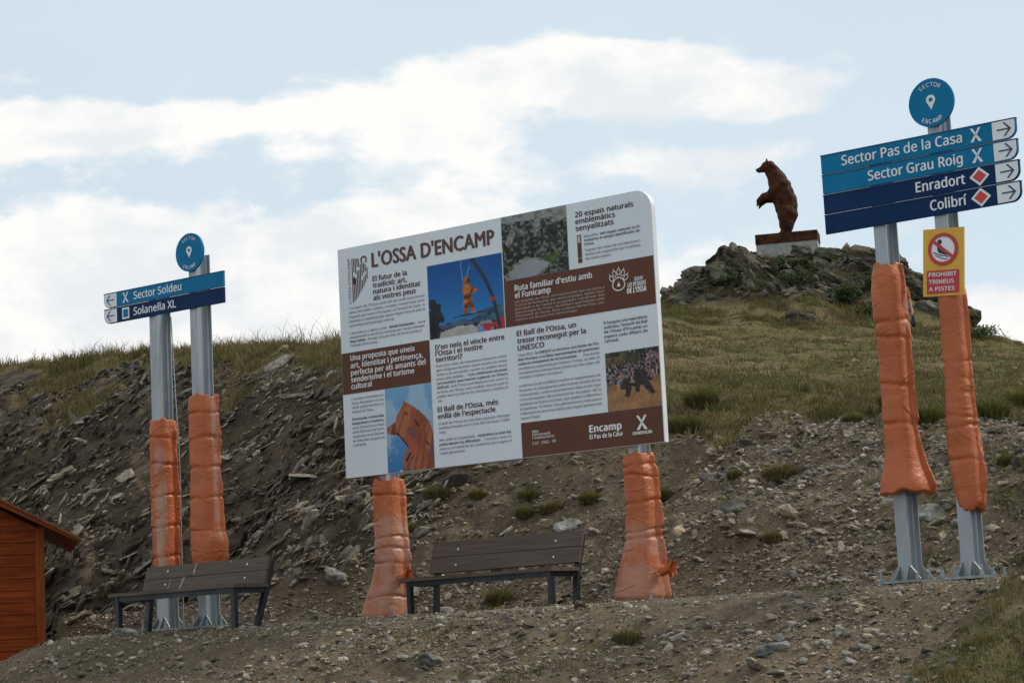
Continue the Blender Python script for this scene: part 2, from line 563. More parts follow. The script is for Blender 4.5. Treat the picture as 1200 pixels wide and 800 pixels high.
DV = np.array([0.79723247, -0.60367242]); MV = np.array([0.60367242, 0.79723247])
OX, OY = -4.4742, 23.8561                     # foot of the row of signs, left end
RZ = math.atan2(DV[1], DV[0])
_GS = np.array([-0.6, -0.24, -0.165, -0.085, 0.0, 0.07, 0.10, 0.14, 0.18, 0.235, 0.5])
_GY = np.array([10., 24., 30., 35., 45., 51., 60., 68., 90., 150., 400., 3000.])
_GT = np.array([
    # Y=10   24     30     35     45     51     60     68     90     150    400   3000
    [.140, .140, .140, .140, .130, .120, .110, .095, .06, .01, -.05, -.08],
    [.138, .138, .141, .1425, .134, .127, .118, .105, .07, .02, -.05, -.08],
    [.135, .135, .141, .1435, .137, .130, .121, .110, .07, .02, -.05, -.08],
    [.122, .122, .136, .1425, .139, .134, .128, .118, .08, .02, -.05, -.08],
    [.108, .108, .122, .131, .138, .140, .143, .138, .09, .03, -.05, -.08],
    [.098, .100, .109, .116, .130, .138, .1525, .150, .10, .04, -.05, -.08],
    [.098, .1015, .109, .115, .126, .133, .146, .150, .10, .04, -.05, -.08],
    [.098, .1015, .108, .113, .123, .130, .145, .148, .10, .04, -.05, -.08],
    [.095, .101, .107, .112, .121, .1275, .140, .138, .10, .03, -.05, -.08],
    [.085, .0925, .100, .106, .116, .120, .1255, .122, .09, .03, -.05, -.08],
    [.06, .07, .08, .085, .095, .10, .105, .10, .07, .02, -.05, -.08]])
_MS = np.array([0.03, 0.06, 0.0698, 0.08, 0.093, 0.1005, 0.108, 0.1145, 0.129, 0.1441, 0.1597, 0.170, 0.1787, 0.1937, 0.2082, 0.2232, 0.25])
_MT = np.array([.0, .1525, .1565, .1622, .1690, .1725, .1728, .1722, .1715, .1722, .1700, .1665, .1610, .1505, .1352, .122, .1])


def gtab(s, Y):
    si = np.clip(np.interp(s, _GS, np.arange(len(_GS))), 0, len(_GS) - 1.001)
    yi = np.clip(np.interp(Y, _GY, np.arange(len(_GY))), 0, len(_GY) - 1.001)
    i = si.astype(int); j = yi.astype(int)
    fi = si - i; fj = yi - j
    return (_GT[i, j] * (1 - fi) + _GT[i + 1, j] * fi) * (1 - fj) + (_GT[i, j + 1] * (1 - fi) + _GT[i + 1, j + 1] * fi) * fj


def uw(X, Y):
    dx, dy = X - OX, Y - OY
    return dx * DV[0] + dy * DV[1], dx * MV[0] + dy * MV[1]


def terrain(X, Y, detail=True):
    """height of the ground and its zone weights (grass, cut rock, mound rock)"""
    X = np.asarray(X, float); Y = np.asarray(Y, float)
    Yc = np.maximum(Y, 8.0)
    s = X / Yc
    u, wv = uw(X, Y)
    wob = fbm(u * 0.35, wv * 0.35, 3, 5)
    top = gtab(s, Yc) * Yc + 0.18 * fbm(X * 0.22, Y * 0.22, 3, 21) * sstep(Y, 25, 40)
    mh = (np.interp(s, _MS, _MT) - gtab(s, np.full_like(s, 66.0))) * 66.0
    my = 66.0 + 1.5 * fbm(X * 0.4, Y * 0.1, 2, 31)
    prof = sstep(Y, my - 6.5, my) * (1 - sstep(Y, my + 3, my + 14))
    mound = np.maximum(mh, 0) * prof
    left = 1 - sstep(u, -0.5, 3.2)
    kk = 0.55 + 0.20 * left
    w0 = 2.1 + 0.9 * wob
    face = 0.37 + kk * np.maximum(wv - w0, 0) * (1 + 0.05 * left) + 0.02 * np.maximum(wv - w0, 0)
    toe = np.clip(wv - w0, 0, 1)
    face = np.where(wv > w0, face, 0.37)
    h = 0.45
    k = np.clip(0.5 + 0.5 * (top - face) / h, 0, 1)
    hill = top * (1 - k) + face * k - h * k * (1 - k) + mound
    # bank below the terrace
    lipw = -1.15 + 0.25 * fbm(u * 0.5, u * 0 + 3.0, 2, 9)
    b = np.maximum(lipw - wv, 0)
    bank = -0.30 * np.minimum(b, 2.6) - 0.16 * np.clip(b - 2.6, 0, 5.2) - 0.02 * np.clip(b - 7.8, 0, 40)
    z = np.where(wv > 0.8, hill, 0.385 - 0.045 * np.clip(-wv, 0, 1.2)) + bank
    # the terrace falls away on the left and there is a hollow for the hut
    dl = np.clip((-0.205 - s) / 0.031, 0, 2.2)
    near = 1 - sstep(wv, 2.0, 4.5)
    z = z - 0.17 * dl * dl * near
    hollow = sstep(-s, 0.2095, 0.2165) * sstep(wv, -1.05, -0.5) * (1 - sstep(wv, 2.6, 4.2))
    z = z - 0.55 * hollow
    grass = sstep((face - top) + 1.7 * fbm(X * 0.8, Y * 0.8, 5, 41, 0.6) + 0.25 * left, -0.05, 0.35)
    grass = grass * (wv > 2)
    mrock = sstep(mh * prof + 1.1 * fbm(X * 0.55, Y * 0.55, 4, 51), 0.45, 1.05)
    cut = left * sstep(wv, w0 + 0.3, w0 + 1.0) * (1 - grass)
    # grassy hump at the near right corner
    hump = sstep(b - 0.3 - (0.2267 - s) * 36 + 1.2 * fbm(X * 1.1, Y * 1.1, 3, 61), -0.5, 0.6) * sstep(s, 0.06, 0.10)
    if detail:
        on = sstep(wv, 1.6, 2.6)
        P = u * 0.85 + wv * 0.60; Q = -u * 0.50 + wv * 1.0
        strata = np.abs(fbm(P * 0.55, Q * 2.6, 4, 71, 0.6)) * 2 - 0.45
        z = z + cut * sstep(top - face, -0.1, 1.3) * (0.34 * strata + 0.10 * fbm(P * 1.9, Q * 4.5, 4, 73, 0.55) + 0.75 * fbm(u * 0.55, wv * 0.6, 3, 75))
        scree = on * (1 - grass) * (1 - left)
        z = z + scree * (0.22 * fbm(u * 0.7, wv * 0.7, 3, 77) + 0.10 * fbm(u * 3.1, wv * 3.1, 4, 79, 0.6))
        z = z + grass * (0.16 * fbm(X * 0.8, Y * 0.8, 3, 81) + 0.10 * np.maximum(fbm(X * 2.6, Y * 2.6, 2, 83), 0))
        z = z + mrock * prof * (0.55 * np.abs(fbm(P * 0.35, Q * 1.5, 4, 85, 0.6)) + 0.25 * fbm(P * 1.4, Q * 4.0, 3, 87, 0.6) - 0.12)
        z = z + sstep(b, 0.02, 0.6) * (0.10 * fbm(u * 0.9, wv * 0.9, 3, 89) + 0.075 * fbm(u * 4.0, wv * 4.0, 4, 91, 0.6))
        z = z + 0.02 * fbm(u * 5.0, wv * 5.0, 3, 93) * (Y < 40)
        st = b - 0.9 - (0.2267 - s) * 36 - 0.5 * fbm(u * 0.8, wv * 0.3, 3, 95)
        z = z + hump * (0.10 - 0.17 * sstep(st, -0.10, 0.10))
    return z, grass, cut, mrock * prof, hump


def H(x, y):
    return float(terrain(np.array([x]), np.array([y]))[0][0])


def grow(a, b, n):
    return a + (b - a) * (np.linspace(0, 1, n + 1)[1:]) ** 2.6


CY = 15.0
qc = np.linspace(-0.25, 0.25, 800)
qs = np.concatenate([-grow(0.25, 4.0, 40)[::-1], qc, grow(0.25, 4.0, 40)])
ys = np.exp(np.arange(math.log(8 + CY), math.log(84 + CY), 0.0021)) - CY
ys = np.concatenate([np.linspace(-13.5, 7.6, 40), ys, grow(84.5, 3200, 45)])
QQ, YY = np.meshgrid(qs, ys)
XX = QQ * (YY + CY)
ZZ, g_gr, g_cut, g_mr, g_hump = terrain(XX.ravel(), YY.ravel())
V = np.stack([XX.ravel(), YY.ravel(), ZZ], 1)
nc, nr = len(qs), len(ys)
ii = (np.arange(nr - 1)[:, None] * nc + np.arange(nc - 1)[None, :]).ravel()
FQ = np.stack([ii, ii + 1, ii + 1 + nc, ii + nc], 1)

gm = bpy.data.materials.new('hillside')
gm.use_nodes = True
t = NT(gm.node_tree)
b = gm.node_tree.nodes['Principled BSDF']
b.inputs['Roughness'].default_value = 0.95
b.inputs['Specular IOR Level'].default_value = 0.15
za = t.n('ShaderNodeAttribute', attribute_name='col')
zs = t.n('ShaderNodeSeparateColor')
t.link(za.outputs['Color'], zs.inputs[0])
oc = t.n('ShaderNodeTexCoord').outputs['Object']
n1 = t.noise(oc, 1.3, 7, 0.62)
n2 = t.noise(oc, 9.0, 7, 0.65)
n3 = t.noise(oc, 38.0, 5, 0.65)
def axis(v, k):
    nd = t.n('ShaderNodeVectorMath', operation='DOT_PRODUCT')
    t.link(oc, nd.inputs[0])
    nd.inputs[1].default_value = tuple(q * k for q in v)
    return nd.outputs['Value']


cmb = t.n('ShaderNodeCombineXYZ')
for i_, (v_, k_) in enumerate((((0.68, -0.51, 0.52), 0.40), ((-0.42, 0.31, 0.85), 2.6), ((0.60, 0.80, 0.0), 0.8))):
    t.link(axis(v_, k_), cmb.inputs[i_])
nst = t.noise(cmb.outputs[0], 2.6, 9, 0.70, 0.25)
soil = t.mix(t.ramp(n2, 0.3, 0.7), (0.172, 0.129, 0.083), (0.092, 0.069, 0.046))
soil = t.mix(t.ramp(n1, 0.4, 0.65), soil, (0.178, 0.130, 0.080))
soil = t.mix(t.m('MULTIPLY', t.ramp(n3, 0.58, 0.72), 0.75), soil, (0.26, 0.235, 0.20))
soil = t.mix(t.m('MULTIPLY', t.ramp(t.noise(oc, 0.9, 7, 0.68), 0.50, 0.66), 0.6), soil, (0.100, 0.086, 0.042))
rock = t.mix(t.ramp(nst, 0.36, 0.62), (0.034, 0.027, 0.021), (0.135, 0.105, 0.073))
rock = t.mix(t.m('MULTIPLY', t.ramp(nst, 0.60, 0.72), 0.8), rock, (0.27, 0.255, 0.235))
rock = t.mix(t.m('MULTIPLY', t.ramp(n1, 0.52, 0.66), 0.6), rock, (0.13, 0.095, 0.058))
turf = t.mix(t.ramp(t.noise(oc, 0.45, 6, 0.6), 0.38, 0.62), (0.098, 0.094, 0.034), (0.165, 0.115, 0.057))
turf = t.mix(t.ramp(n1, 0.45, 0.68), turf, (0.17, 0.13, 0.062))
turf = t.mix(t.m('MULTIPLY', t.ramp(n2, 0.45, 0.7), 0.55), turf, (0.075, 0.085, 0.025))
turf = t.mix(t.m('MULTIPLY', t.ramp(n3, 0.55, 0.7), 0.4), turf, (0.27, 0.21, 0.10))
crag = t.mix(t.ramp(nst, 0.34, 0.6), (0.034, 0.031, 0.025), (0.105, 0.095, 0.072))
crag = t.mix(t.m('MULTIPLY', t.ramp(n1, 0.5, 0.62), 0.7), crag, (0.075, 0.074, 0.024))
c = t.mix(zs.outputs[1], soil, rock)
c = t.mix(zs.outputs[0], c, turf)
c = t.mix(zs.outputs[2], c, crag)
t.link(c, b.inputs['Base Color'])
bn = t.n('ShaderNodeBump')
bn.inputs['Strength'].default_value = 1.0
bn.inputs['Distance'].default_value = 0.07
hsum = t.m('ADD', t.m('MULTIPLY', n2, 0.6), t.m('MULTIPLY', n3, 0.4))
hsum = t.m('ADD', hsum, t.m('MULTIPLY', nst, t.m('ADD', zs.outputs[1], zs.outputs[2])))
t.link(hsum, bn.inputs['Height'])
t.link(bn.outputs[0], b.inputs['Normal'])
hump_g = g_hump * sstep(fbm(XX.ravel() * 2.0, YY.ravel() * 2.0, 3, 99), -0.45, 0.1)
zone = np.stack([np.clip(g_gr * (1 - g_mr) + 0.75 * hump_g, 0, 1), g_cut, g_mr], 1)
ground = np_mesh('ground', V, FQ, gm, cols=zone, smooth=True)
tag(ground, kind='structure')

# ------------------------------------------------------------------ loose stones
ICO_V, ICO_F = None, None
_b = bmesh.new(); bmesh.ops.create_icosphere(_b, subdivisions=1, radius=1.0)
_b.verts.ensure_lookup_table()
ICO_V = np.array([v_.co[:] for v_ in _b.verts]); ICO_F = np.array([[v_.index for v_ in f.verts] for f in _b.faces]); _b.free()
TEMPL = []
for k in range(10):
    q = ICO_V * (1 + 0.55 * (RNG.random((12, 1)) - 0.5)) + 0.28 * (RNG.random((12, 3)) - 0.5)
    q = np.sign(q) * np.abs(q) ** 0.75
    TEMPL.append(q)
TEMPL = np.array(TEMPL)


def rot_zyx(yaw, pitch, roll):
    cy, sy, cp, sp, cr, sr = np.cos(yaw), np.sin(yaw), np.cos(pitch), np.sin(pitch), np.cos(roll), np.sin(roll)
    return np.stack([np.stack([cy * cp, cy * sp * sr - sy * cr, cy * sp * cr + sy * sr], -1),
                     np.stack([sy * cp, sy * sp * sr + cy * cr, sy * sp * cr - cy * sr], -1),
                     np.stack([-sp, cp * sr, cp * cr], -1)], 1)


OCT_V = np.array([[1, 0, 0], [-1, 0, 0], [0, 1, 0], [0, -1, 0], [0, 0, 1], [0, 0, -1]], float)
OCT_F = np.array([[0, 2, 4], [2, 1, 4], [1, 3, 4], [3, 0, 4], [2, 0, 5], [1, 2, 5], [3, 1, 5], [0, 3, 5]])
TEMPL6 = np.array([OCT_V * (1 + 0.7 * (RNG.random((6, 1)) - 0.5)) + 0.55 * (RNG.random((6, 3)) - 0.5) for _ in range(12)])


def scatter_stones(n, srange, yrange, weight, size, flat, tiny=False, tone=(0.07, 0.30)):
    """random stones on the slope: weight(zones, u, w) is the chance that a spot keeps its stone"""
    s = RNG.uniform(*srange, n); Y = RNG.uniform(*yrange, n); X = s * Y
    Z, gr, ct, mr, hp = terrain(X, Y)
    u, wv = uw(X, Y)
    keep = RNG.random(n) < weight(gr, ct, mr, hp, u, wv, X, Y)
    X, Y, Z, ct, u, wv, mr = X[keep], Y[keep], Z[keep], ct[keep], u[keep], wv[keep], mr[keep]
    m = len(X)
    T_, F0 = (TEMPL6, OCT_F) if tiny else (TEMPL, ICO_F)
    nv = T_.shape[1]
    sz = np.clip(size[0] * np.exp(RNG.normal(0, size[1], m)), size[2], size[3])
    onslope = sstep(wv, 2, 3)
    yaw = np.where(ct > 0.5, RZ + RNG.normal(0, 0.55, m), RNG.uniform(0, 6.28, m))
    pitch = np.where(ct > 0.5, -0.55 + RNG.normal(0, 0.30, m), RNG.normal(0, 0.3, m))
    roll = np.where(ct > 0.5, 0.35 + RNG.normal(0, 0.35, m), 0.45 * onslope + RNG.normal(0, 0.35, m))
    Rm = rot_zyx(yaw, pitch, roll)
    sc = np.stack([sz * RNG.uniform(0.8, 1.5, m), sz * RNG.uniform(0.6, 1.0, m), sz * RNG.uniform(*flat, m)], 1)
    sc = np.where((ct > 0.5)[:, None], sc * np.array([1.25, 0.9, 0.85]), sc)
    tv = T_[RNG.integers(0, len(T_), m)] * sc[:, None, :]
    P = np.einsum('nij,nkj->nki', Rm, tv) + np.stack([X, Y, Z + 0.15 * sz], 1)[:, None, :]
    g = RNG.uniform(tone[0], tone[1], m) * np.where(RNG.random(m) < 0.14, 1.5, 1.0)
    cutg = sstep(fbm(u * 0.5 + 40, wv * 0.5, 3, 131), -0.2, 0.25)
    g = g * np.where(ct > 0.5, 0.45 + 0.60 * cutg, 1.0)
    warm = RNG.uniform(0.0, 1.0, m)
    col = np.stack([g * (1.05 + 0.14 * warm), g * (0.97 - 0.02 * warm), g * (0.84 - 0.22 * warm)], 1)
    Fi = F0[None] + (np.arange(m) * nv)[:, None, None]
    return P.reshape(-1, 3), Fi.reshape(-1, 3), np.repeat(col, nv, 0)


def join_parts(parts):
    Vs, Fs, Cs, k = [], [], [], 0
    for v_, f_, c_ in parts:
        Vs.append(v_); Fs.append(f_ + k); Cs.append(c_); k += len(v_)
    return np.concatenate(Vs), np.concatenate(Fs), np.concatenate(Cs)


def w_scree(gr, ct, mr, hp, u, wv, X, Y):
    d = sstep(wv, 1.2, 2.4) * (1 - sstep(wv, 9, 10)) * (1 - sstep(gr, 0.1, 0.75))
    patch = 0.45 + 0.9 * sstep(fbm(X * 0.7, Y * 0.7, 3, 111), -0.15, 0.3)
    return d * patch * np.where(ct > 0.5, 0.9, 1.0)


def w_bank(gr, ct, mr, hp, u, wv, X, Y):
    return (wv < 1.8) * (1 - 0.85 * hp) * (0.4 + 0.6 * sstep(fbm(X * 0.9, Y * 0.9, 3, 113), -0.2, 0.3))


def w_bankbig(gr, ct, mr, hp, u, wv, X, Y):
    return w_bank(gr, ct, mr, hp, u, wv, X, Y) * (wv < -1.1)


def w_cut(gr, ct, mr, hp, u, wv, X, Y):
    return (ct > 0.45) * (1 - sstep(gr, 0.2, 0.8)) * (0.35 + 0.65 * sstep(fbm(u * 0.8, wv * 0.8, 3, 115), -0.2, 0.25))


def w_knoll(gr, ct, mr, hp, u, wv, X, Y):
    return sstep(mr, 0.15, 0.6)


parts = [scatter_stones(250000, (-0.25, 0.31), (20, 35), w_scree, (0.012, 0.4, 0.006, 0.03), (0.3, 0.7), True),
         scatter_stones(52000, (-0.26, 0.31), (20, 36), w_scree, (0.021, 0.45, 0.010, 0.06), (0.25, 0.6)),
         scatter_stones(2600, (-0.26, 0.31), (20, 36), w_scree, (0.045, 0.5, 0.025, 0.15), (0.16, 0.4)),
         scatter_stones(36000, (-0.26, 0.02), (22, 36), w_cut, (0.034, 0.5, 0.012, 0.11), (0.14, 0.4)),
         scatter_stones(3500, (-0.26, 0.02), (22, 36), w_cut, (0.085, 0.4, 0.05, 0.22), (0.12, 0.3)),
         scatter_stones(130000, (-0.26, 0.31), (12.5, 24), w_bank, (0.008, 0.45, 0.004, 0.022), (0.3, 0.7), True),
         scatter_stones(26000, (-0.26, 0.31), (12, 24), w_bankbig, (0.016, 0.5, 0.008, 0.05), (0.3, 0.7)),
         scatter_stones(600, (-0.26, 0.31), (12, 24), w_bankbig, (0.04, 0.4, 0.025, 0.09), (0.25, 0.5)),
         scatter_stones(1300, (-0.2, 0.31), (26, 58), lambda gr, ct, mr, hp, u, wv, X, Y: 0.3 * (wv > 4) + 0 * X, (0.045, 0.5, 0.02, 0.14), (0.25, 0.5)),
         scatter_stones(3400, (0.05, 0.22), (57, 68), w_knoll, (0.10, 0.55, 0.04, 0.42), (0.3, 0.6), False, (0.04, 0.12))]
Vs, Fs, Cs = join_parts(parts)
stones = np_mesh('loose_stones', Vs, Fs, M['stone'], cols=Cs)
tag(stones, kind='stuff')


# ------------------------------------------------------------------ grass
def blades(X, Y, Z, hgt, wid, lean, col, tipcol, toward=None):
    m = len(X)
    a = RNG.uniform(0, 6.283, m)
    l = RNG.uniform(0, 6.283, m) if toward is None else toward
    dx, dy = np.cos(a) * wid * 0.5, np.sin(a) * wid * 0.5
    lx, ly = np.cos(l) * lean * hgt, np.sin(l) * lean * hgt
    b0 = np.stack([X - dx, Y - dy, Z - 0.02], 1); b1 = np.stack([X + dx, Y + dy, Z - 0.02], 1)
    m0 = np.stack([X - dx * 0.8 + lx * 0.35, Y - dy * 0.8 + ly * 0.35, Z + hgt * 0.6], 1)
    m1 = np.stack([X + dx * 0.8 + lx * 0.35, Y + dy * 0.8 + ly * 0.35, Z + hgt * 0.6], 1)
    tp = np.stack([X + lx, Y + ly, Z + hgt * np.sqrt(np.maximum(1 - lean ** 2 * 0.5, 0.25))], 1)
    V = np.stack([b0, b1, m0, m1, tp], 1).reshape(-1, 3)
    k = (np.arange(m) * 5)[:, None]
    Fi = np.concatenate([k + np.array([[0, 1, 3]]), k + np.array([[0, 3, 2]]), k + np.array([[2, 3, 4]])], 0)
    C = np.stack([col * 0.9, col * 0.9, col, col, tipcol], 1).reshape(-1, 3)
    return V, Fi, C


GREEN = np.array([0.098, 0.104, 0.030]); OLIVE = np.array([0.150, 0.124, 0.044]); STRAW = np.array([0.27, 0.20, 0.10])


def grass_field(n, srange, yrange, weight, h0, hs, wid):
    s = RNG.uniform(*srange, n); Y = yrange[0] * (yrange[1] / yrange[0]) ** RNG.random(n); X = s * Y
    Z, gr, ct, mr, hp = terrain(X, Y)
    u, wv = uw(X, Y)
    keep = RNG.random(n) < weight(gr, ct, mr, hp, u, wv, X, Y)
    X, Y, Z = X[keep], Y[keep], Z[keep]
    m = len(X)
    cl = fbm(X * 1.4, Y * 1.4, 3, 121)
    dry = sstep(fbm(X * 0.35, Y * 0.35, 4, 123) + RNG.normal(0, 0.16, m), -0.2, 0.25)[:, None]
    hgt = h0 * np.exp(RNG.normal(0, hs, m)) * (0.55 + 1.5 * sstep(cl, 0.0, 0.35))
    col = GREEN * (1 - dry) + OLIVE * dry * np.where(RNG.random((m, 1)) < 0.3, 0.6, 1.0)
    col = col * RNG.uniform(0.7, 1.3, (m, 1))
    st = (RNG.random((m, 1)) < 0.10 + 0.24 * dry)
    col = np.where(st, STRAW * RNG.uniform(0.6, 1.05, (m, 1)), col)
    tip = np.where(st, col * 1.05, col * 0.8 + STRAW * 0.25)
    return blades(X, Y, Z, hgt, wid * (0.6 + 0.8 * RNG.random(m)), RNG.uniform(0.25, 1.15, m), col, tip)


def w_near(gr, ct, mr, hp, u, wv, X, Y):
    return sstep(gr, 0.3, 0.8) * (1 - sstep(mr, 0.4, 0.8)) * (0.45 + 0.55 * sstep(fbm(X * 1.1, Y * 1.1, 4, 125), -0.15, 0.25))


def tussocks(n, per, srange, yrange, weight, rad, h0, wid, tones):
    """separate tussocks, each a fan of blades of one tone"""
    s = RNG.uniform(*srange, n); Y = yrange[0] * (yrange[1] / yrange[0]) ** RNG.random(n); X = s * Y
    Z, gr, ct, mr, hp = terrain(X, Y)
    u, wv = uw(X, Y)
    keep = RNG.random(n) < weight(gr, ct, mr, hp, u, wv, X, Y)
    X, Y = X[keep], Y[keep]
    m = len(X)
    size = np.exp(RNG.normal(0, 0.4, m))
    tone = np.array(tones)[RNG.integers(0, len(tones), m)] * RNG.uniform(0.7, 1.25, (m, 1))
    k = np.repeat(np.arange(m), per)
    rr = rad * size[k] * np.sqrt(RNG.random(len(k))); aa = RNG.uniform(0, 6.283, len(k))
    bx, by = X[k] + rr * np.cos(aa), Y[k] + rr * np.sin(aa)
    bz = terrain(bx, by)[0]
    hg = h0 * size[k] * RNG.uniform(0.4, 1.15, len(k))
    col = tone[k] * RNG.uniform(0.7, 1.3, (len(k), 1))
    return blades(bx, by, bz, hg, wid * RNG.uniform(0.6, 1.3, len(k)), RNG.uniform(0.2, 1.15, len(k)), col, col * 0.85 + STRAW * 0.15)


def w_hump(gr, ct, mr, hp, u, wv, X, Y):
    return hp * sstep(fbm(X * 2.0, Y * 2.0, 3, 99), -0.4, 0.05)


def w_bankgrass(gr, ct, mr, hp, u, wv, X, Y):
    return (wv < 0.6) * (wv > -5) * sstep(fbm(X * 1.6, Y * 1.6, 3, 127), 0.17, 0.32)


def w_edge(gr, ct, mr, hp, u, wv, X, Y):
    return sstep(gr, 0.25, 0.6) * (1 - sstep(gr, 0.9, 0.999) * 0.6) * sstep(fbm(X * 0.9, Y * 0.9, 3, 129), 0.02, 0.2) * (Y < 34)


BROWN = np.array([0.125, 0.088, 0.045])
def w_sparse(gr, ct, mr, hp, u, wv, X, Y):
    return (sstep(gr, 0.02, 0.35) * (1 - 0.8 * sstep(gr, 0.7, 1.0)) * (1 - sstep(mr, 0.3, 0.8)) * (Y < 36)) * sstep(fbm(X * 0.6, Y * 0.6, 3, 135), -0.15, 0.2)


parts = [grass_field(120000, (-0.27, 0.03), (27, 40), w_near, 0.060, 0.45, 0.010),
         tussocks(2600, 46, (-0.27, 0.02), (28, 38), lambda *a: sstep(a[0], 0.35, 0.8), 0.13, 0.15, 0.010, (GREEN, OLIVE, OLIVE, STRAW * 0.75, BROWN)),
         grass_field(330000, (0.03, 0.31), (23, 66), w_near, 0.038, 0.45, 0.013),
         tussocks(4200, 26, (0.03, 0.31), (25, 60), lambda *a: sstep(a[0], 0.5, 0.9) * (1 - sstep(a[2], 0.3, 0.8)) * sstep(fbm(a[6] * 0.5, a[7] * 0.5, 4, 137), -0.12, 0.2), 0.13, 0.085, 0.014, (OLIVE, OLIVE, BROWN, BROWN, STRAW * 0.6, GREEN)),
         tussocks(420, 110, (0.03, 0.31), (23, 33), w_sparse, 0.17, 0.17, 0.010, (GREEN, GREEN, GREEN * 1.2, OLIVE)),
         tussocks(260, 60, (0.17, 0.31), (18, 27), lambda *a: (a[5] > 2.2) * (1 - a[0]) * sstep(fbm(a[6] * 0.9, a[7] * 0.9, 3, 141), -0.1, 0.15), 0.13, 0.10, 0.008, (GREEN, OLIVE, BROWN, GREEN * 1.2)),
         tussocks(420, 34, (-0.1, 0.2), (19, 28), lambda *a: (a[5] > 2.2) * (1 - a[0]) * (1 - a[1]) * sstep(fbm(a[6] * 0.8, a[7] * 0.8, 3, 143), 0.0, 0.25), 0.06, 0.055, 0.007, (GREEN, OLIVE, GREEN * 1.2)),
         tussocks(2600, 40, (0.05, 0.31), (57, 69), lambda *a: sstep(fbm(a[6] * 0.8, a[7] * 0.8, 3, 133), -0.1, 0.15), 0.18, 0.13, 0.02, (GREEN, OLIVE, BROWN)),
         grass_field(150000, (0.05, 0.31), (10, 19), w_hump, 0.030, 0.4, 0.006),
         tussocks(500, 40, (0.05, 0.31), (11, 18), w_hump, 0.06, 0.05, 0.006, (GREEN, GREEN * 1.2, OLIVE, BROWN)),
         grass_field(60000, (-0.26, 0.2), (14, 25), w_bankgrass, 0.030, 0.45, 0.006)]
# thin dry stems standing above the crest
n = 1400
s = RNG.uniform(-0.27, -0.02, n); Y = RNG.uniform(30, 37, n); X = s * Y
Z, gr, *_ = terrain(X, Y)
kp = gr > 0.6
X, Y, Z = X[kp], Y[kp], Z[kp]
m = len(X)
parts.append(blades(X, Y, Z, RNG.uniform(0.12, 0.34, m), np.full(m, 0.004), RNG.uniform(0.05, 0.4, m), np.tile(STRAW * 0.75, (m, 1)), np.tile(STRAW, (m, 1))))
Vs, Fs, Cs = join_parts(parts)
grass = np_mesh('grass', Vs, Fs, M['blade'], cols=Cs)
tag(grass, kind='stuff')

# ------------------------------------------------------------------ signposts
def wl(x, y):
    """world position of a point x along / y behind the row of signs, given from the left sign's corner"""
    return OX + DV[0] * x + MV[0] * y, OY + DV[1] * x + MV[1] * y


TZ = 0.39                                          # level of the terrace


def ipe(name, x, y, z0, z1, parent, w_=0.113, d_=0.21):
    bm = bmesh.new()
    add_box(bm, x - w_ / 2, x + w_ / 2, y, y + 0.011, z0, z1)
    add_box(bm, x - 0.005, x + 0.005, y + 0.011, y + d_ - 0.011, z0, z1)
    add_box(bm, x - w_ / 2, x + w_ / 2, y + d_ - 0.011, y + d_, z0, z1)
    for sx in (-1, 1):                              # root fillets
        for yy_, sy in ((y + 0.011, 1), (y + d_ - 0.011, -1)):
            vs = [(x + sx * 0.005, yy_), (x + sx * 0.018, yy_), (x + sx * 0.005, yy_ + sy * 0.013)]
            a = [bm.verts.new((px, py, z0)) for px, py in vs]; b_ = [bm.verts.new((px, py, z1)) for px, py in vs]
            for i in range(3):
                bm.faces.new((a[i], a[(i + 1) % 3], b_[(i + 1) % 3], b_[i]))
    return bm_obj(name, bm, M['steel'], parent)


def footing(x, y, parent, d_=0.21):
    """base plate with stiffeners and anchor bolts"""
    bm = bmesh.new()
    add_box(bm, x - 0.19, x + 0.19, y - 0.12, y + d_ + 0.12, 0.0, 0.022)
    pl = bm_obj('base_plate', bm, M['plate'], parent, bevel=0.003)
    bm = bmesh.new()

    def tri(p0, p1, th):
        p0 = Vector(p0); p1 = Vector(p1)
        d = (p1 - p0).normalized()
        nrm = Vector((-d.y, d.x, 0)) * th / 2
        a = [bm.verts.new(q + nrm) for q in (p0, p1, p0 + Vector((0, 0, 0.115)), p1 + Vector((0, 0, 0.012)))]
        b_ = [bm.verts.new(q - nrm) for q in (p0, p1, p0 + Vector((0, 0, 0.115)), p1 + Vector((0, 0, 0.012)))]
        bm.faces.new((a[0], a[1], a[3], a[2])); bm.faces.new((b_[0], b_[2], b_[3], b_[1]))
        bm.faces.new((a[2], a[3], b_[3], b_[2])); bm.faces.new((a[1], b_[1], b_[3], a[3]))
    z = 0.023
    bm.free()
    for sx in (-1, 1):
        for p0, p1 in (((x + sx * 0.04, y - 0.001, z), (x + sx * 0.05, y - 0.095, z)), ((x + sx * 0.058, y + 0.006, z), (x + sx * 0.145, y - 0.01, z)),
                       ((x + sx * 0.058, y + d_ - 0.006, z), (x + sx * 0.145, y + d_ + 0.01, z)), ((x + sx * 0.04, y + d_ + 0.001, z), (x + sx * 0.05, y + d_ + 0.095, z))):
            bm = bmesh.new()
            tri(p0, p1, 0.008)
            bm_obj('stiffener', bm, M['plate'], pl)
    for sx in (-1, 1):
        for yy_ in (y - 0.10, y + d_ / 2, y + d_ + 0.10):
            bm = bmesh.new()
            h = 0.06 + 0.06 * random.random()
            add_tube(bm, (x + sx * 0.168, yy_, 0.023), (x + sx * 0.168, yy_, 0.023 + h), 0.009, seg=8)
            add_tube(bm, (x + sx * 0.168, yy_, 0.026), (x + sx * 0.168, yy_, 0.046), 0.019, seg=6)
            bm_obj('anchor_bolt', bm, M['steel'], pl)


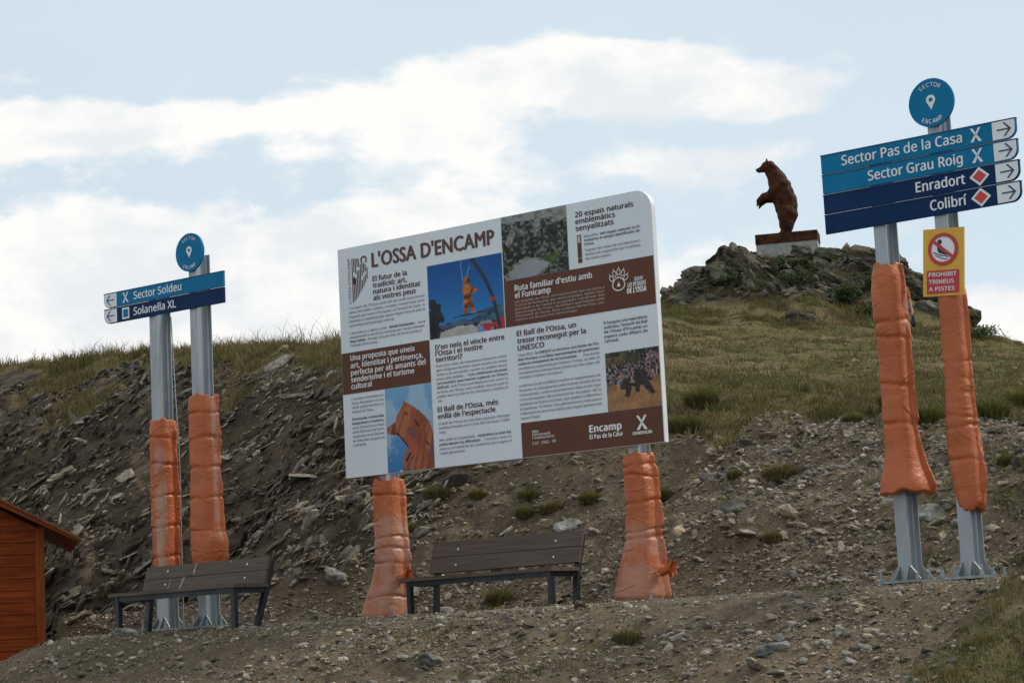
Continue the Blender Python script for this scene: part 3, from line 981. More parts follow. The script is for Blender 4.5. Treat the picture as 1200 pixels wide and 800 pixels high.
def board_outline(x0, x1, z0, z1, r, end):
    if end > 0:
        return [(x0, z0)] + arc(x1 - r, z0 + r, r, -90, 0, 8) + [(x1, z1), (x0, z1)]
    return arc(x0 + r, z0 + r, r, 180, 270, 8) + [(x1, z0), (x1, z1), (x0, z1)]


def xmark(cx, cz, hw, hh):
    """two crossed brush-like bars, wider towards their ends"""
    L = []
    for sgn in (1, -1):
        a = [(-1.0, 1.0), (-0.52, 1.0), (0.16, 0.05), (1.0, -0.92), (0.95, -1.0), (0.45, -1.0), (-0.18, -0.02)]
        L.append([(cx + sgn * px * hw, cz + pz * hh) for px, pz in a])
    return L


def arrow(cx, cz, s, end):
    t_ = 0.012
    p = [[(cx - 0.062 * s, cz - t_ / 2), (cx + 0.058 * s, cz - t_ / 2), (cx + 0.058 * s, cz + t_ / 2), (cx - 0.062 * s, cz + t_ / 2)]]
    for k in (1, -1):
        p.append([(cx + 0.068 * s, cz), (cx + 0.012 * s, cz + k * 0.056), (cx - 0.006 * s, cz + k * 0.056), (cx + 0.048 * s, cz)])
    if end < 0:
        p = [[(2 * cx - x, z) for x, z in q] for q in p]
    return p


def sign_board(parent, x0, x1, z0, z1, end, colour, text, tx0, tx1, icon, label):
    r = 0.085
    bm = bmesh.new()
    add_prism(bm, board_outline(x0, x1, z0, z1, r, end), 0.0, 0.026)
    bo = bm_obj('board', bm, M[colour], parent)
    tag(bo, label)
    # rolled lip along the outer end and top edge
    bm = bmesh.new()
    add_box(bm, x0 - 0.004, x1 + 0.004, -0.006, 0.028, z1 - 0.0085, z1 - 0.002)
    bm_obj('edge_profile', bm, M['ink'], bo)
    if end > 0:
        pts = [(x1 - 0.205, z0 + 0.006)] + arc(x1 - 0.008 - 0.076, z0 + 0.006 + 0.078, 0.076, -88, 0, 8) + [(x1 - 0.008, z1 - 0.012), (x1 - 0.205, z1 - 0.012)]
        ax = x1 - 0.105
    else:
        pts = arc(x0 + 0.008 + 0.076, z0 + 0.006 + 0.078, 0.076, 180, 268, 8) + [(x0 + 0.205, z0 + 0.006), (x0 + 0.205, z1 - 0.012), (x0 + 0.008, z1 - 0.012)]
        ax = x0 + 0.105
    flat_obj('arrow_field', [pts], -0.003, M['white'], bo)
    flat_obj('arrow', arrow(ax, (z0 + z1) / 2, 0.95, end), -0.006, M['ink'], bo)
    le = Letters()
    le.line(text, tx0, z0 + 0.044, tx1, 0.082, 0.022)
    le.build('lettering', -0.004, M['white'], bo)
    cz = (z0 + z1) / 2
    kind, cx = icon
    if kind == 'x':
        flat_obj('cross_mark', xmark(cx, cz, 0.048, 0.057), -0.004, M['white'], bo)
    elif kind == 'diamond':
        flat_obj('diamond', [[(cx - 0.088, cz), (cx, cz - 0.078), (cx + 0.088, cz), (cx, cz + 0.078)]], -0.004, M['white'], bo)
        flat_obj('diamond_centre', [[(cx - 0.060, cz), (cx, cz - 0.053), (cx + 0.060, cz), (cx, cz + 0.053)]], -0.007, M['red2'], bo)
    else:
        flat_obj('square', [[(cx - 0.056, cz - 0.062), (cx + 0.056, cz - 0.062), (cx + 0.056, cz + 0.062), (cx - 0.056, cz + 0.062)]], -0.004, M['white'], bo)
        flat_obj('square_centre', [[(cx - 0.037, cz - 0.042), (cx + 0.037, cz - 0.042), (cx + 0.037, cz + 0.042), (cx - 0.037, cz + 0.042)]], -0.007, M['blue'], bo)
    return bo


def disc(parent, cx, cz, r):
    bm = bmesh.new()
    add_prism(bm, arc(cx, cz, r, 0, 353, 53), -0.002, 0.022)
    d = bm_obj('disc', bm, M['blue'], parent)
    le = Letters()
    le.on_arc('SECTOR', cx, cz, r * 0.66, 90, 82, 0.034, 0.008)
    le.on_arc('ENCAMP', cx, cz, r * 0.87, 270, 72, 0.036, 0.018, inward=True)
    le.build('lettering', -0.006, M['white'], d)
    bm = bmesh.new()
    pc = cz + 0.022
    n_ = 28
    O_ = []
    for i in range(n_):
        a = 2 * math.pi * i / n_
        px, pz = math.cos(a), math.sin(a)
        if pz < -0.25:
            f = (-0.25 - pz) / 0.75
            px *= (1 - f) ** 0.8 if f < 1 else 0
            pz = pz - f * 1.05
        O_.append((cx + px * 0.042, pc + pz * 0.042))
    I_ = [(cx + 0.018 * math.cos(2 * math.pi * i / n_), pc + 0.018 * math.sin(2 * math.pi * i / n_)) for i in range(n_)]
    A = [bm.verts.new((x, -0.006, z)) for x, z in O_]; B = [bm.verts.new((x, -0.006, z)) for x, z in I_]
    for i in range(n_):
        bm.faces.new((A[i], A[(i + 1) % n_], B[(i + 1) % n_], B[i]))
    me = bpy.data.meshes.new('map_pin'); bm.to_mesh(me); bm.free()
    link_mesh('map_pin', me, M['white'], d)
    return d


# right sign
RX, RY = 2.698, 18.2606
rs = empty('direction_sign', (RX, RY, TZ), RZ, 'tall double-post sign with four blue arrow boards pointing right under a blue SECTOR ENCAMP disc', 'direction sign')
ZB = 3.352 - TZ
for k, (txt, a, b_, icon, col, lb) in enumerate([
        ('Colibrí', 0.981, 1.31, ('diamond', 1.436), 'navy', 'dark blue board reading Colibrí'),
        ('Enradort', 0.864, 1.31, ('diamond', 1.436), 'navy', 'dark blue board reading Enradort'),
        ('Sector Grau Roig', 0.434, 1.303, ('x', 1.432), 'blue', 'mid blue board reading Sector Grau Roig'),
        ('Sector Pas de la Casa', 0.197, 1.311, ('x', 1.432), 'blue', 'mid blue board reading Sector Pas de la Casa')]):
    z0 = ZB + k * 0.1722
    sign_board(rs, 0.0, 1.782, z0, z0 + 0.1655, 1, col, txt, a, b_, icon, lb)
ipe('post', 0.492, 0.03, 0.02, ZB + 0.62, rs)
ipe('post', 1.052, 0.03, 0.02, ZB + 0.93, rs)
disc(rs, 1.060, ZB + 0.94, 0.203)
footing(0.492, 0.03, rs)
footing(1.052, 0.03, rs)

# left sign
ls = empty('direction_sign', (OX, OY, TZ), RZ, 'double-post sign with two blue boards, Sector Soldeu and Solanella XL, arrows pointing left', 'direction sign')
ZL = 3.768 - TZ
sign_board(ls, 0.0, 1.843, ZL, ZL + 0.166, -1, 'navy', 'Solanella XL', 0.47, 1.13, ('square', 0.346), 'dark blue board reading Solanella XL')
sign_board(ls, 0.0, 1.843, ZL + 0.174, ZL + 0.340, -1, 'blue', 'Sector Soldeu', 0.477, 1.22, ('x', 0.348), 'mid blue board reading Sector Soldeu')
ipe('post', 0.735, 0.03, 0.02, ZL + 0.30, ls)
ipe('post', 1.358, 0.03, 0.02, ZL + 0.60, ls)
disc(ls, 1.351, ZL + 0.607, 0.207)
footing(0.735, 0.03, ls)
footing(1.358, 0.03, ls)
bm = bmesh.new()
pz = [0.05, 0.5, 1.0, 1.5, 2.0, 2.45, ZL]
px = [0.865, 0.872, 0.868, 0.875, 0.868, 0.84, 0.80]
for i in range(6):
    add_tube(bm, (px[i], 0.235, pz[i]), (px[i + 1], 0.235, pz[i + 1]), 0.006, seg=6)
bm_obj('cable', bm, M['steel'], ls)

# ------------------------------------------------------------------ no-sledges sign on the right-hand post
pxw, pyw = RX + DV[0] * 1.060 + MV[0] * -0.002, RY + DV[1] * 1.060 + MV[1] * -0.002
ps = empty('prohibition_sign', (pxw, pyw, 3.352 - 0.393), RZ, 'small yellow no-sledging sign reading PROHIBIT TRINEUS A PISTES fixed to a steel post', 'prohibition sign')
ps.rotation_euler = (0, R(4.6), RZ)
bm = bmesh.new()
add_prism(bm, [(-0.181, -0.2765), (0.181, -0.2765), (0.181, 0.2765), (-0.181, 0.2765)], 0.0, 0.02)
pl = bm_obj('sign_plate', bm, M['yellow'], ps, bevel=0.002)
cz = 0.105
bm = bmesh.new()
add_ring(bm, 0.0, cz, 0.0001, 0.112, -0.003)
me = bpy.data.meshes.new('white_disc'); bm.to_mesh(me); bm.free()
link_mesh('white_disc', me, M['white'], ps)
S_ = 1.0
fig = [arc(-0.030, cz + 0.062, 0.020, 0, 340, 17),
       [(-0.052, cz + 0.030), (-0.032, cz + 0.042), (-0.010, cz + 0.030), (0.0, cz - 0.010), (0.060, cz - 0.034), (0.075, cz - 0.046), (0.030, cz - 0.052), (-0.035, cz - 0.030), (-0.050, cz - 0.010)],
       [(-0.085, cz - 0.018), (-0.030, cz - 0.043), (0.052, cz - 0.062), (0.050, cz - 0.068), (-0.032, cz - 0.051), (-0.088, cz - 0.027)],
       [(-0.07, cz - 0.045), (0.02, cz - 0.082), (0.040, cz - 0.072), (0.041, cz - 0.079), (0.02, cz - 0.090), (-0.072, cz - 0.052)]]
flat_obj('sledge_figure', fig, -0.0055, M['black'], ps)
bm = bmesh.new()
add_ring(bm, 0.0, cz, 0.104, 0.134, -0.008)
ca_, sa_ = math.cos(R(-38)), math.sin(R(-38))
add_flat(bm, [(ca_ * a - sa_ * c_, cz + sa_ * a + ca_ * c_) for a, c_ in ((-0.1038, -0.0135), (0.1038, -0.0135), (0.1038, 0.0135), (-0.1038, 0.0135))], -0.008)
me = bpy.data.meshes.new('red_ring'); bm.to_mesh(me); bm.free()
link_mesh('red_ring', me, M['red'], ps)
rp = flat_obj('red_panel', [[(-0.147, -0.257), (0.142, -0.257), (0.142, -0.066), (-0.147, -0.066)]], -0.003, M['red'], ps)
le = Letters()
le.line('PROHIBIT', -0.128, -0.116, 0.122, 0.032, 0.03)
le.line('TRINEUS', -0.128, -0.175, 0.098, 0.032, 0.03)
le.line('A PISTES', -0.128, -0.234, 0.104, 0.032, 0.03)
le.build('lettering', -0.006, M['white'], rp)

# ------------------------------------------------------------------ information panel
IX, IY = -1.857, 23.584
ZP = 1.922 - TZ
ip = empty('information_panel', (IX, IY, TZ), RZ, 'large white and brown information panel titled L\'OSSA D\'ENCAMP on two wrapped posts', 'information board')
PW, PH = 4.121, 2.5
bm = bmesh.new()
out = [(0, 0), (PW, 0), (PW, PH - 0.19)] + arc(PW - 0.19, PH - 0.19, 0.19, 0, 90, 10)[1:] + [(0, PH)]
add_prism(bm, [(x, z + ZP) for x, z in out], 0.0, 0.065)
bp = bm_obj('banner', bm, M['banner'], ip)
bp.data.materials.append(M['banner_side'])
for p in bp.data.polygons:
    if abs(p.normal.y) < 0.5: p.material_index = 1
ipe('post', 0.455, 0.067, 0.02, ZP + PH - 0.1, ip)
ipe('post', 3.705, 0.067, 0.02, ZP + PH - 0.1, ip)
footing(0.455, 0.067, ip)
footing(3.705, 0.067, ip)


def rect(x0, x1, z0, z1):
    return [(x0, z0 + ZP), (x1, z0 + ZP), (x1, z1 + ZP), (x0, z1 + ZP)]


def band(x0, x1, z0, z1, nm):
    return flat_obj(nm, [rect(x0, x1, z0, z1)], -0.003, M['brown'], ip)


b1 = band(2.262, 4.112, 1.352, 1.830, 'brown_band')
b2 = band(0.004, 1.241, 0.903, 1.352, 'brown_band')
b3 = band(2.394, 4.112, 0.004, 0.355, 'brown_band')


def picture(name, x0, x1, z0, z1, n_, paint):
    """a printed photograph: a flat sheet whose printed colours are computed on a fine grid; paint(u, v) with v from the top"""
    m_ = int(n_ * (z1 - z0) / (x1 - x0))
    u, v = np.meshgrid(np.linspace(0, 1, n_), np.linspace(0, 1, m_))
    C_ = paint(u.ravel(), v.ravel())
    V_ = np.stack([x0 + u.ravel() * (x1 - x0), np.full(u.size, -0.003), ZP + z1 - v.ravel() * (z1 - z0)], 1)
    i0 = (np.arange(m_ - 1)[:, None] * n_ + np.arange(n_ - 1)[None]).ravel()
    return np_mesh(name, V_, np.stack([i0, i0 + n_, i0 + n_ + 1, i0 + 1], 1), M['picture'], ip, cols=np.clip(C_, 0, 1))


def inpoly(u, v, pts):
    r_ = np.zeros(u.shape, bool)
    j = len(pts) - 1
    for i in range(len(pts)):
        xi, yi = pts[i]; xj, yj = pts[j]
        r_ ^= ((yi > v) != (yj > v)) & (u < (xj - xi) * (v - yi) / (yj - yi + 1e-12) + xi)
        j = i
    return r_


def lay(C_, mask, col):
    col = np.asarray(col, float)
    f = np.asarray(mask, float)[:, None]
    return C_ * (1 - f) + col * f


def capsule(u, v, p0, p1, r, asp=1.0):
    dx, dy = p1[0] - p0[0], (p1[1] - p0[1]) * asp
    t_ = np.clip(((u - p0[0]) * dx + (v - p0[1]) * asp * dy) / (dx * dx + dy * dy), 0, 1)
    return np.hypot(u - p0[0] - t_ * dx, (v - p0[1]) * asp - t_ * dy) < r


def paint_crane(u, v):
    A_ = 0.79
    C_ = np.stack([0.004 + 0.03 * v ** 2, 0.075 + 0.16 * v ** 1.5, 0.26 + 0.25 * v], 1)
    ridge = 0.80 + 0.10 * np.abs(u - 0.42) ** 0.9 - 0.19 * sstep(u, 0.45, 0.98) + 0.05 * fbm(u * 7, u * 0, 3, 3)
    n_ = fbm(u * 16, v * 16, 3, 4)[:, None]
    C_ = lay(C_, v > ridge, np.array([0.05, 0.10, 0.17]) * (1 + 1.0 * n_))
    C_ = lay(C_, v > 0.87 + 0.05 * fbm(u * 9, v * 0, 2, 6), np.array([0.03, 0.035, 0.035]) * (1 + 1.4 * n_))
    C_ = lay(C_, inpoly(u, v, [(0.13, 1.01), (0.15, 0.93), (0.36, 0.88), (0.58, 0.885), (0.64, 0.94), (0.65, 1.01)]), np.array([0.42, 0.40, 0.37]) * (1 + 0.3 * n_))
    C_ = lay(C_, inpoly(u, v, [(0.63, 0.92), (0.70, 0.86), (0.82, 0.87), (0.86, 0.93), (0.86, 1.01), (0.66, 1.01)]), (0.25, 0.26, 0.30))
    C_ = lay(C_, ((u > 0.68) & (v > 0.90) & (fbm(u * 20, v * 16, 2, 8) > 0.0)) | ((u > 0.93) & (v > 0.84) & (v < 0.98)), (0.38, 0.03, 0.04))
    C_ = lay(C_, ((u > 0.66) & (u < 0.72) & (v > 0.92)), (0.12, 0.25, 0.55))
    for a, b_ in (((0.60, -0.01), (0.78, 0.33)), ((0.78, 0.33), (0.865, 0.57)), ((0.865, 0.57), (0.935, 0.96))):
        C_ = lay(C_, capsule(u, v, a, b_, 0.022, A_), (0.022, 0.03, 0.045))
    C_ = lay(C_, capsule(u, v, (0.845, 0.58), (0.895, 0.60), 0.02, A_), (0.30, 0.05, 0.03))
    for a, b_ in (((0.455, 0.0), (0.475, 0.30)), ((0.575, 0.10), (0.515, 0.26))):
        C_ = lay(C_, 0.5 * capsule(u, v, a, b_, 0.005, A_), (0.35, 0.45, 0.55))
    bear = inpoly(u, v, [(0.50, 0.245), (0.535, 0.225), (0.575, 0.26), (0.565, 0.33), (0.58, 0.37), (0.635, 0.40), (0.675, 0.44), (0.60, 0.475), (0.585, 0.50), (0.60, 0.58), (0.625, 0.72), (0.575, 0.735), (0.555, 0.65), (0.53, 0.64), (0.515, 0.745), (0.475, 0.745), (0.465, 0.60), (0.475, 0.50), (0.465, 0.40)])
    shade_ = 0.75 + 1.2 * fbm(u * 22, v * 16, 3, 9)[:, None]
    C_ = lay(C_, bear, np.array([0.42, 0.13, 0.03]) * shade_)
    C_ = lay(C_, bear & (u > 0.535) & (u < 0.57) & (v > 0.25) & (v < 0.33), (0.05, 0.02, 0.02))
    C_ = lay(C_, capsule(u, v, (0.35, 0.755), (0.74, 0.735), 0.008, A_), (0.015, 0.02, 0.03))
    man = capsule(u, v, (0.055, 0.53), (0.06, 0.54), 0.055, A_) | inpoly(u, v, [(-0.01, 0.62), (0.08, 0.58), (0.15, 0.56), (0.165, 0.64), (0.21, 0.74), (0.20, 0.80), (0.13, 0.80), (0.13, 1.01), (-0.01, 1.01)]) | capsule(u, v, (0.10, 0.57), (0.14, 0.57), 0.03, A_)
    C_ = lay(C_, man, np.array([0.014, 0.018, 0.028]) * (1 + n_))
    return C_


def paint_lake(u, v):
    n1_ = fbm(u * 7, v * 7, 4, 11); n2_ = fbm(u * 26, v * 26, 3, 13)
    C_ = np.tile(np.array([0.028, 0.036, 0.024]), (u.size, 1)) * (1 + 1.8 * n2_[:, None])
    C_ = lay(C_, sstep(n2_, 0.15, 0.4), (0.17, 0.18, 0.155))
    C_ = lay(C_, sstep(n1_ + 0.5 * (0.22 - v) * 4, 0.0, 0.35), np.array([0.21, 0.21, 0.19]) * (1 + 0.8 * n2_[:, None]))
    C_ = lay(C_, (v < 0.10 + 0.05 * u) & (n1_ < 0.1), (0.24, 0.26, 0.27))
    C_ = lay(C_, capsule(u, v, (0.17, 0.28), (0.10, 0.42), 0.05, 0.8), np.array([0.19, 0.18, 0.15]) * (1 + n2_[:, None]))
    C_ = lay(C_, inpoly(u, v, [(0.50, 0.74), (0.72, 0.70), (0.88, 0.68), (0.84, 0.80), (0.78, 0.88), (0.66, 0.82)]), np.array([0.05, 0.085, 0.025]) * (1 + n2_[:, None]))
    shore = inpoly(u + 0.02 * n2_, v + 0.02 * n2_, [(0.05, 1.01), (0.0, 0.93), (0.18, 0.80), (0.30, 0.70), (0.52, 0.72), (0.74, 0.83), (0.62, 0.97), (0.45, 1.01)])
    C_ = lay(C_, shore, np.array([0.20, 0.20, 0.17]) * (1 + n2_[:, None]))
    lake = inpoly(u, v, [(0.10, 0.985), (0.17, 0.86), (0.31, 0.735), (0.50, 0.745), (0.71, 0.83), (0.68, 0.88), (0.50, 0.97), (0.36, 0.995)])
    C_ = lay(C_, lake, np.stack([0.22 + 0.10 * u, 0.24 + 0.10 * u, 0.27 + 0.11 * u], 1) * (1 + 0.15 * n1_[:, None]))
    return C_


def paint_bear(u, v):
    n1_ = fbm(u * 3, v * 4, 4, 15); n2_ = fbm(u * 20, v * 5, 3, 17)
    C_ = np.stack([0.16 - 0.13 * v + 0 * u, 0.36 - 0.20 * v, 0.56 - 0.18 * v], 1)
    C_ = lay(C_, sstep(n1_ + 0.25 - 0.9 * np.abs(v - 0.3), 0.1, 0.4) * 0.5, (0.45, 0.55, 0.62))
    C_ = lay(C_, sstep(n1_ + 0.5 * (v - 0.93) + 0.3 * (0.3 - u), 0.12, 0.2) * (v > 0.85), (0.45, 0.50, 0.55))
    P_ = [(392, 195), (391, 215), (403, 237), (430, 240), (468, 243), (480, 250), (520, 300), (545, 330), (525, 372), (511, 420), (506, 520), (760, 520), (742, 480), (737, 330), (724, 215), (692, 130), (625, 62), (552, 16), (525, 4), (510, -10), (502, 35), (468, 88), (450, 150), (415, 172)]
    q = [((x - 375 - (y + 86) * 0.041) / 337.0, (y + 86 + (x - 375) * 0.144) / 603.0) for x, y in P_]
    body = inpoly(u, v, q)
    stripe = fbm(u * 9 + v * 3, v * 2.5 - u * 2, 4, 19)[:, None]
    C_ = lay(C_, body, np.array([0.27, 0.065, 0.034]) * (1 + 0.8 * stripe + 0.3 * n2_[:, None]))
    C_ = lay(C_, body & (fbm(u * 5, v * 7, 3, 20) > 0.22), (0.16, 0.06, 0.07))
    C_ = lay(C_, body & (fbm(u * 14 + v * 6, v * 3, 3, 22) > 0.26), (0.36, 0.12, 0.045))

    def Z(x, y): return ((x - 375 - (y + 86) * 0.041) / 337.0, (y + 86 + (x - 375) * 0.144) / 603.0)
    for a, b_, r_ in ((Z(520, 72), Z(530, 98), 0.012), (Z(530, 98), Z(540, 80), 0.012), (Z(598, 138), Z(618, 168), 0.02), (Z(468, 225), Z(545, 318), 0.014), (Z(560, 370), Z(535, 420), 0.022), (Z(680, 285), Z(690, 300), 0.018)):
        C_ = lay(C_, capsule(u, v, a, b_, r_, 1.5), (0.03, 0.012, 0.014))
    return C_


def paint_crowd(u, v):
    n1_ = fbm(u * 6, v * 5, 4, 23); n2_ = fbm(u * 34, v * 28, 2, 25); n3_ = fbm(u * 17, v * 13, 2, 27)
    C_ = np.tile(np.array([0.30, 0.155, 0.065]), (u.size, 1)) * (1 + 0.5 * n2_[:, None] + 0.4 * n1_[:, None])
    top_ = v < 0.62 + 0.12 * n1_ - 0.08 * u
    C_ = lay(C_, v < 0.36 + 0.1 * n1_, np.array([0.10, 0.07, 0.035]) * (1 + 1.0 * n2_[:, None]))
    crowd = top_ & (v > 0.26 + 0.12 * n1_ - 0.35 * sstep(u, 0.3, 0.55))
    C_ = lay(C_, crowd, np.array([0.02, 0.018, 0.02]))
    C_ = lay(C_, crowd & (n2_ > 0.18), (0.36, 0.27, 0.26))
    C_ = lay(C_, crowd & (n3_ > 0.24), (0.24, 0.12, 0.10))
    C_ = lay(C_, crowd & (n3_ < -0.33), (0.07, 0.10, 0.16))
    C_ = lay(C_, inpoly(u, v, [(0.40, 0.02), (0.62, 0.05), (0.66, 0.2), (0.5, 0.28), (0.4, 0.18)]) & (n2_ > -0.2), np.array([0.055, 0.05, 0.02]))
    for pts in ([(0.50, 0.40), (0.60, 0.35), (0.74, 0.36), (0.78, 0.50), (0.70, 0.62), (0.55, 0.62)], [(0.66, 0.55), (0.76, 0.52), (0.90, 0.76), (0.84, 0.80), (0.70, 0.66)], [(0.30, 0.48), (0.42, 0.46), (0.47, 0.62), (0.42, 0.80), (0.33, 0.78), (0.36, 0.66), (0.26, 0.66)], [(0.55, 0.55), (0.64, 0.58), (0.60, 0.74), (0.52, 0.72)]):
        C_ = lay(C_, inpoly(u, v, pts), np.array([0.035, 0.022, 0.018]) * (1 + n2_[:, None]))
    C_ = lay(C_, (v < 0.08) & (n1_ > -0.05), np.array([0.025, 0.025, 0.02]))
    return C_


picture('crane_photo', 1.253, 2.250, 1.352, 2.135, 110, paint_crane)
picture('lake_photo', 2.263, 3.095, 1.832, 2.497, 110, paint_lake)
picture('bear_photo', 0.599, 1.241, 0.004, 0.9, 90, paint_bear)
picture('crowd_photo', 3.475, 4.112, 0.357, 0.936, 90, paint_crowd)

# lettering of the panel: (text, left, baseline, right, cap height)
BR, GY, DK, WH, PA = Letters(), Letters(), Letters(), Letters(), Letters()


def put(L_, s_, x0, z0, x1, cap, wgt, **k):
    L_.line(s_, x0, z0 + ZP, x1, cap, wgt, **k)


put(BR, "L'OSSA D'ENCAMP", 0.485, 2.238, 2.169, 0.128, 0.034, plain=True)
for s_, x0, z0, x1 in [("El futur de la", .490, 2.085, .974), ("tradició: art,", .490, 2.013, .967), ("natura i identitat", .490, 1.945, 1.153), ("als vostres peus", .490, 1.876, 1.086),
                       ("20 espais naturals", 3.202, 2.350, 3.912), ("emblemàtics", 3.202, 2.280, 3.687), ("senyalitzats", 3.202, 2.210, 3.667),
                       ("D'on neix el vincle entre", 1.317, 1.236, 2.237), ("l'Ossa i el nostre", 1.317, 1.172, 1.945), ("territori?", 1.317, 1.104, 1.675),
                       ("El Ball de l'Ossa, més", 1.313, .580, 2.115), ("enllà de l'espectacle", 1.313, .508, 2.077),
                       ("El Ball de l'Ossa, un", 2.397, 1.246, 3.143), ("tresor reconegut per la", 2.397, 1.170, 3.261), ("UNESCO", 2.399, 1.095, 2.737)]:
    put(BR, s_, x0, z0, x1, 0.051, 0.030)
for s_, x0, z0, x1 in [("Una proposta que uneix", .130, 1.263, 1.044), ("art, identitat i pertinença,", .130, 1.180, 1.150), ("perfecta per als amants del", .130, 1.102, 1.181), ("senderisme i el turisme", .130, 1.027, 1.022), ("cultural", .130, .953, .423)]:
    put(WH, s_, x0, z0, x1, 0.056, 0.030)
put(WH, "Ruta familiar d'estiu amb", 2.399, 1.712, 3.375, 0.058, 0.030)
put(WH, "el Funicamp", 2.399, 1.637, 2.857, 0.058, 0.030)
put(WH, "Encamp", 3.237, .176, 3.630, 0.068, 0.05)
put(WH, "El Pas de la Casa", 3.237, .110, 3.634, 0.042, 0.04)
put(WH, "GRANDVALIRA", 3.752, .100, 3.986, 0.030, 0.04)
put(WH, "SEGUIU", 3.872, 1.610, 3.975, 0.034, 0.03, skew=0.15)
put(WH, "LES PETJADES", 3.790, 1.556, 4.010, 0.042, 0.03, skew=0.15)
put(WH, "DE L'OSSA", 3.780, 1.495, 4.012, 0.050, 0.045, skew=0.1)
put(WH, "Més", 2.532, .241, 2.615, 0.026, 0.02)
put(WH, "informació", 2.532, .209, 2.760, 0.026, 0.02)
put(WH, "i traduccions", 2.532, .177, 2.807, 0.026, 0.02)
put(WH, "CAT - ENG - FR", 2.530, .120, 2.825, 0.030, 0.0)


def para(L_, lines, x0, x1, z0, pitch, cap=0.0255, last=1.0, wgt=0.006):
    for i, s_ in enumerate(lines):
        if not s_: continue
        xe = x0 + (x1 - x0) * (last if i == len(lines) - 1 else 1.0)
        put(L_, s_, x0, z0 - i * pitch, xe, cap, wgt, res=1)


para(GY, ["L'origen de l'Ossa està ple de molt patrimoni", "obra del taller artesà, creada i instal·lada amb", "Popular pel Comú d'Encamp i el Consell de Gent, la", "identitat es manifesta per aquest llegat cultural amb la", "sensibilitat pel paisatge natural."], .135, 1.200, 1.822, .048, last=.60)
para(GY, ["L'escultura s'ubica amb", "monumental al cim d'una muntanya per temps endavant"], .135, .66, 1.548, .045, last=2.0)
para(DK, ["«Mirades Entrellaçades»,"], .690, 1.06, 1.548, .045, wgt=.02)
para(GY, ["una"], 1.10, 1.195, 1.548, .045)
para(DK, ["Nova Caldés:"], .135, .36, 1.458, .045, wgt=.02)
para(GY, ["situada al punt més alt de les pistes a"], .385, 1.14, 1.458, .045)
para(GY, ["l'altiplà d'Encamp"], .135, .52, 1.413, .045)
para(GY, ["Descobriu"], 3.300, 3.47, 2.129, .041)
para(DK, ["vint espais naturals on hi"], 3.490, 3.968, 2.129, .041, wgt=.02)
para(DK, ["trobareu el senyal identificatiu de", "l'Ossa."], 3.300, 3.968, 2.088, .041, last=.18, wgt=.02)
para(GY, ["Seguiu les rutes de senderisme i", "deixeu-vos sorprendre per la bellesa", "del nostre entorn."], 3.302, 3.965, 1.988, .044, last=.47)
para(PA, ["Les petjades de l'Ossa: una ruta familiar que ens porta a", "la zona de Funicamp que recull petjades, reptes i jocs", "perquè a la natura puguem conèixer els", "personatges de l'Ossa i de l'entorn que habiten amb", "informació de fauna, flora i cultura del territori, per", "informar-vos del punt d'inici del recorregut."], 2.398, 3.510, 1.588, .0375, .024, .70)
para(GY, ["L'escultura simbolitza la", "força del poder i el seu", "vincle amb el territori i la", "tradició de l'Ossa."], .124, .575, .834, .047, last=.68)
para(DK, ["Dissenyada i construïda", "íntegrament a Andorra,"], .122, .571, .615, .047, wgt=.02)
para(GY, ["una estructura feta", "amb làmines de ferro", "inspirades en les formes", "de relleu dels vessants de", "l'altiplà."], .122, .571, .521, .047, last=.43)
para(GY, ["Neix d'un relat de muntanya transmès entre", "gent d'aquest territori: quan encara els ossos", "vivien a la serralada i sovint es podien veure", "prop dels pobles."], 1.318, 2.254, 1.051, .046, last=.40)
para(DK, ["Com celebraven els joves"], 1.74, 2.254, .913, .046, wgt=.02)
para(DK, ["carnavalesc que havien superat un hivern", "difícil!"], 1.318, 2.254, .867, .046, last=.17, wgt=.02)
para(GY, ["amb l'Ossa guardiana és com sortir la"], 1.50, 2.254, .821, .046)
para(GY, ["la festa de l'Ossa, una tradició viva en què el", "poble reviu el cicle de les estacions i celebra la", "vida."], 1.318, 2.254, .775, .046, last=.07)
para(GY, ["El Ball de l'Ossa és una festa popular d'origen", "medieval basada en el cicle del Carnaval i l'antic", "Temps."], 1.320, 2.261, .443, .045, last=.10)
para(GY, ["Més enllà de l'espectacle,"], 1.318, 1.80, .272, .0455)
para(DK, ["simbolitza la unió del"], 1.83, 2.261, .272, .0455, wgt=.02)
para(DK, ["poble davant les dificultats"], 1.318, 1.86, .2265, .0455, wgt=.02)
para(GY, ["i mostra com la"], 1.92, 2.261, .2265, .0455)
para(GY, ["natura i el treball en les condicions que regeix el", "traspàs generacional."], 1.318, 2.261, .181, .0455, last=.36)
para(GY, ["L'any 2022,"], 2.397, 2.60, 1.036, .046)
para(DK, ["la UNESCO va inscriure «Les Festes de l'Os"], 2.62, 3.405, 1.036, .046, wgt=.02)
para(DK, ["dels Pirineus» a la llista representativa del patrimoni"], 2.397, 3.405, .990, .046, wgt=.02)
para(DK, ["cultural immaterial de la humanitat."], 2.397, 3.14, .944, .046, wgt=.02)
para(GY, ["Aquesta"], 3.21, 3.405, .944, .046)
para(GY, ["candidatura, presentada per Andorra i França, va rebre el", "reconeixement internacional gràcies als seus valors de", "arrelats a l'entorn i la natura."], 2.397, 3.405, .898, .046, last=.55)
para(GY, ["La declaració de la UNESCO implica la implementació de", "mesures de salvaguarda amb el propi arrelat de les", "comunitats i amb especialment dels joves que", "s'encarreguen de mantenir-la: el paper de la", "població de festes al Comú, que acullen a difondre i", "organitzar la festa i les generacions més joves", "l'educació és una eina bàsica per seguir preservant", "aquest llegat."], 2.394, 3.407, .722, .0473, last=.25)
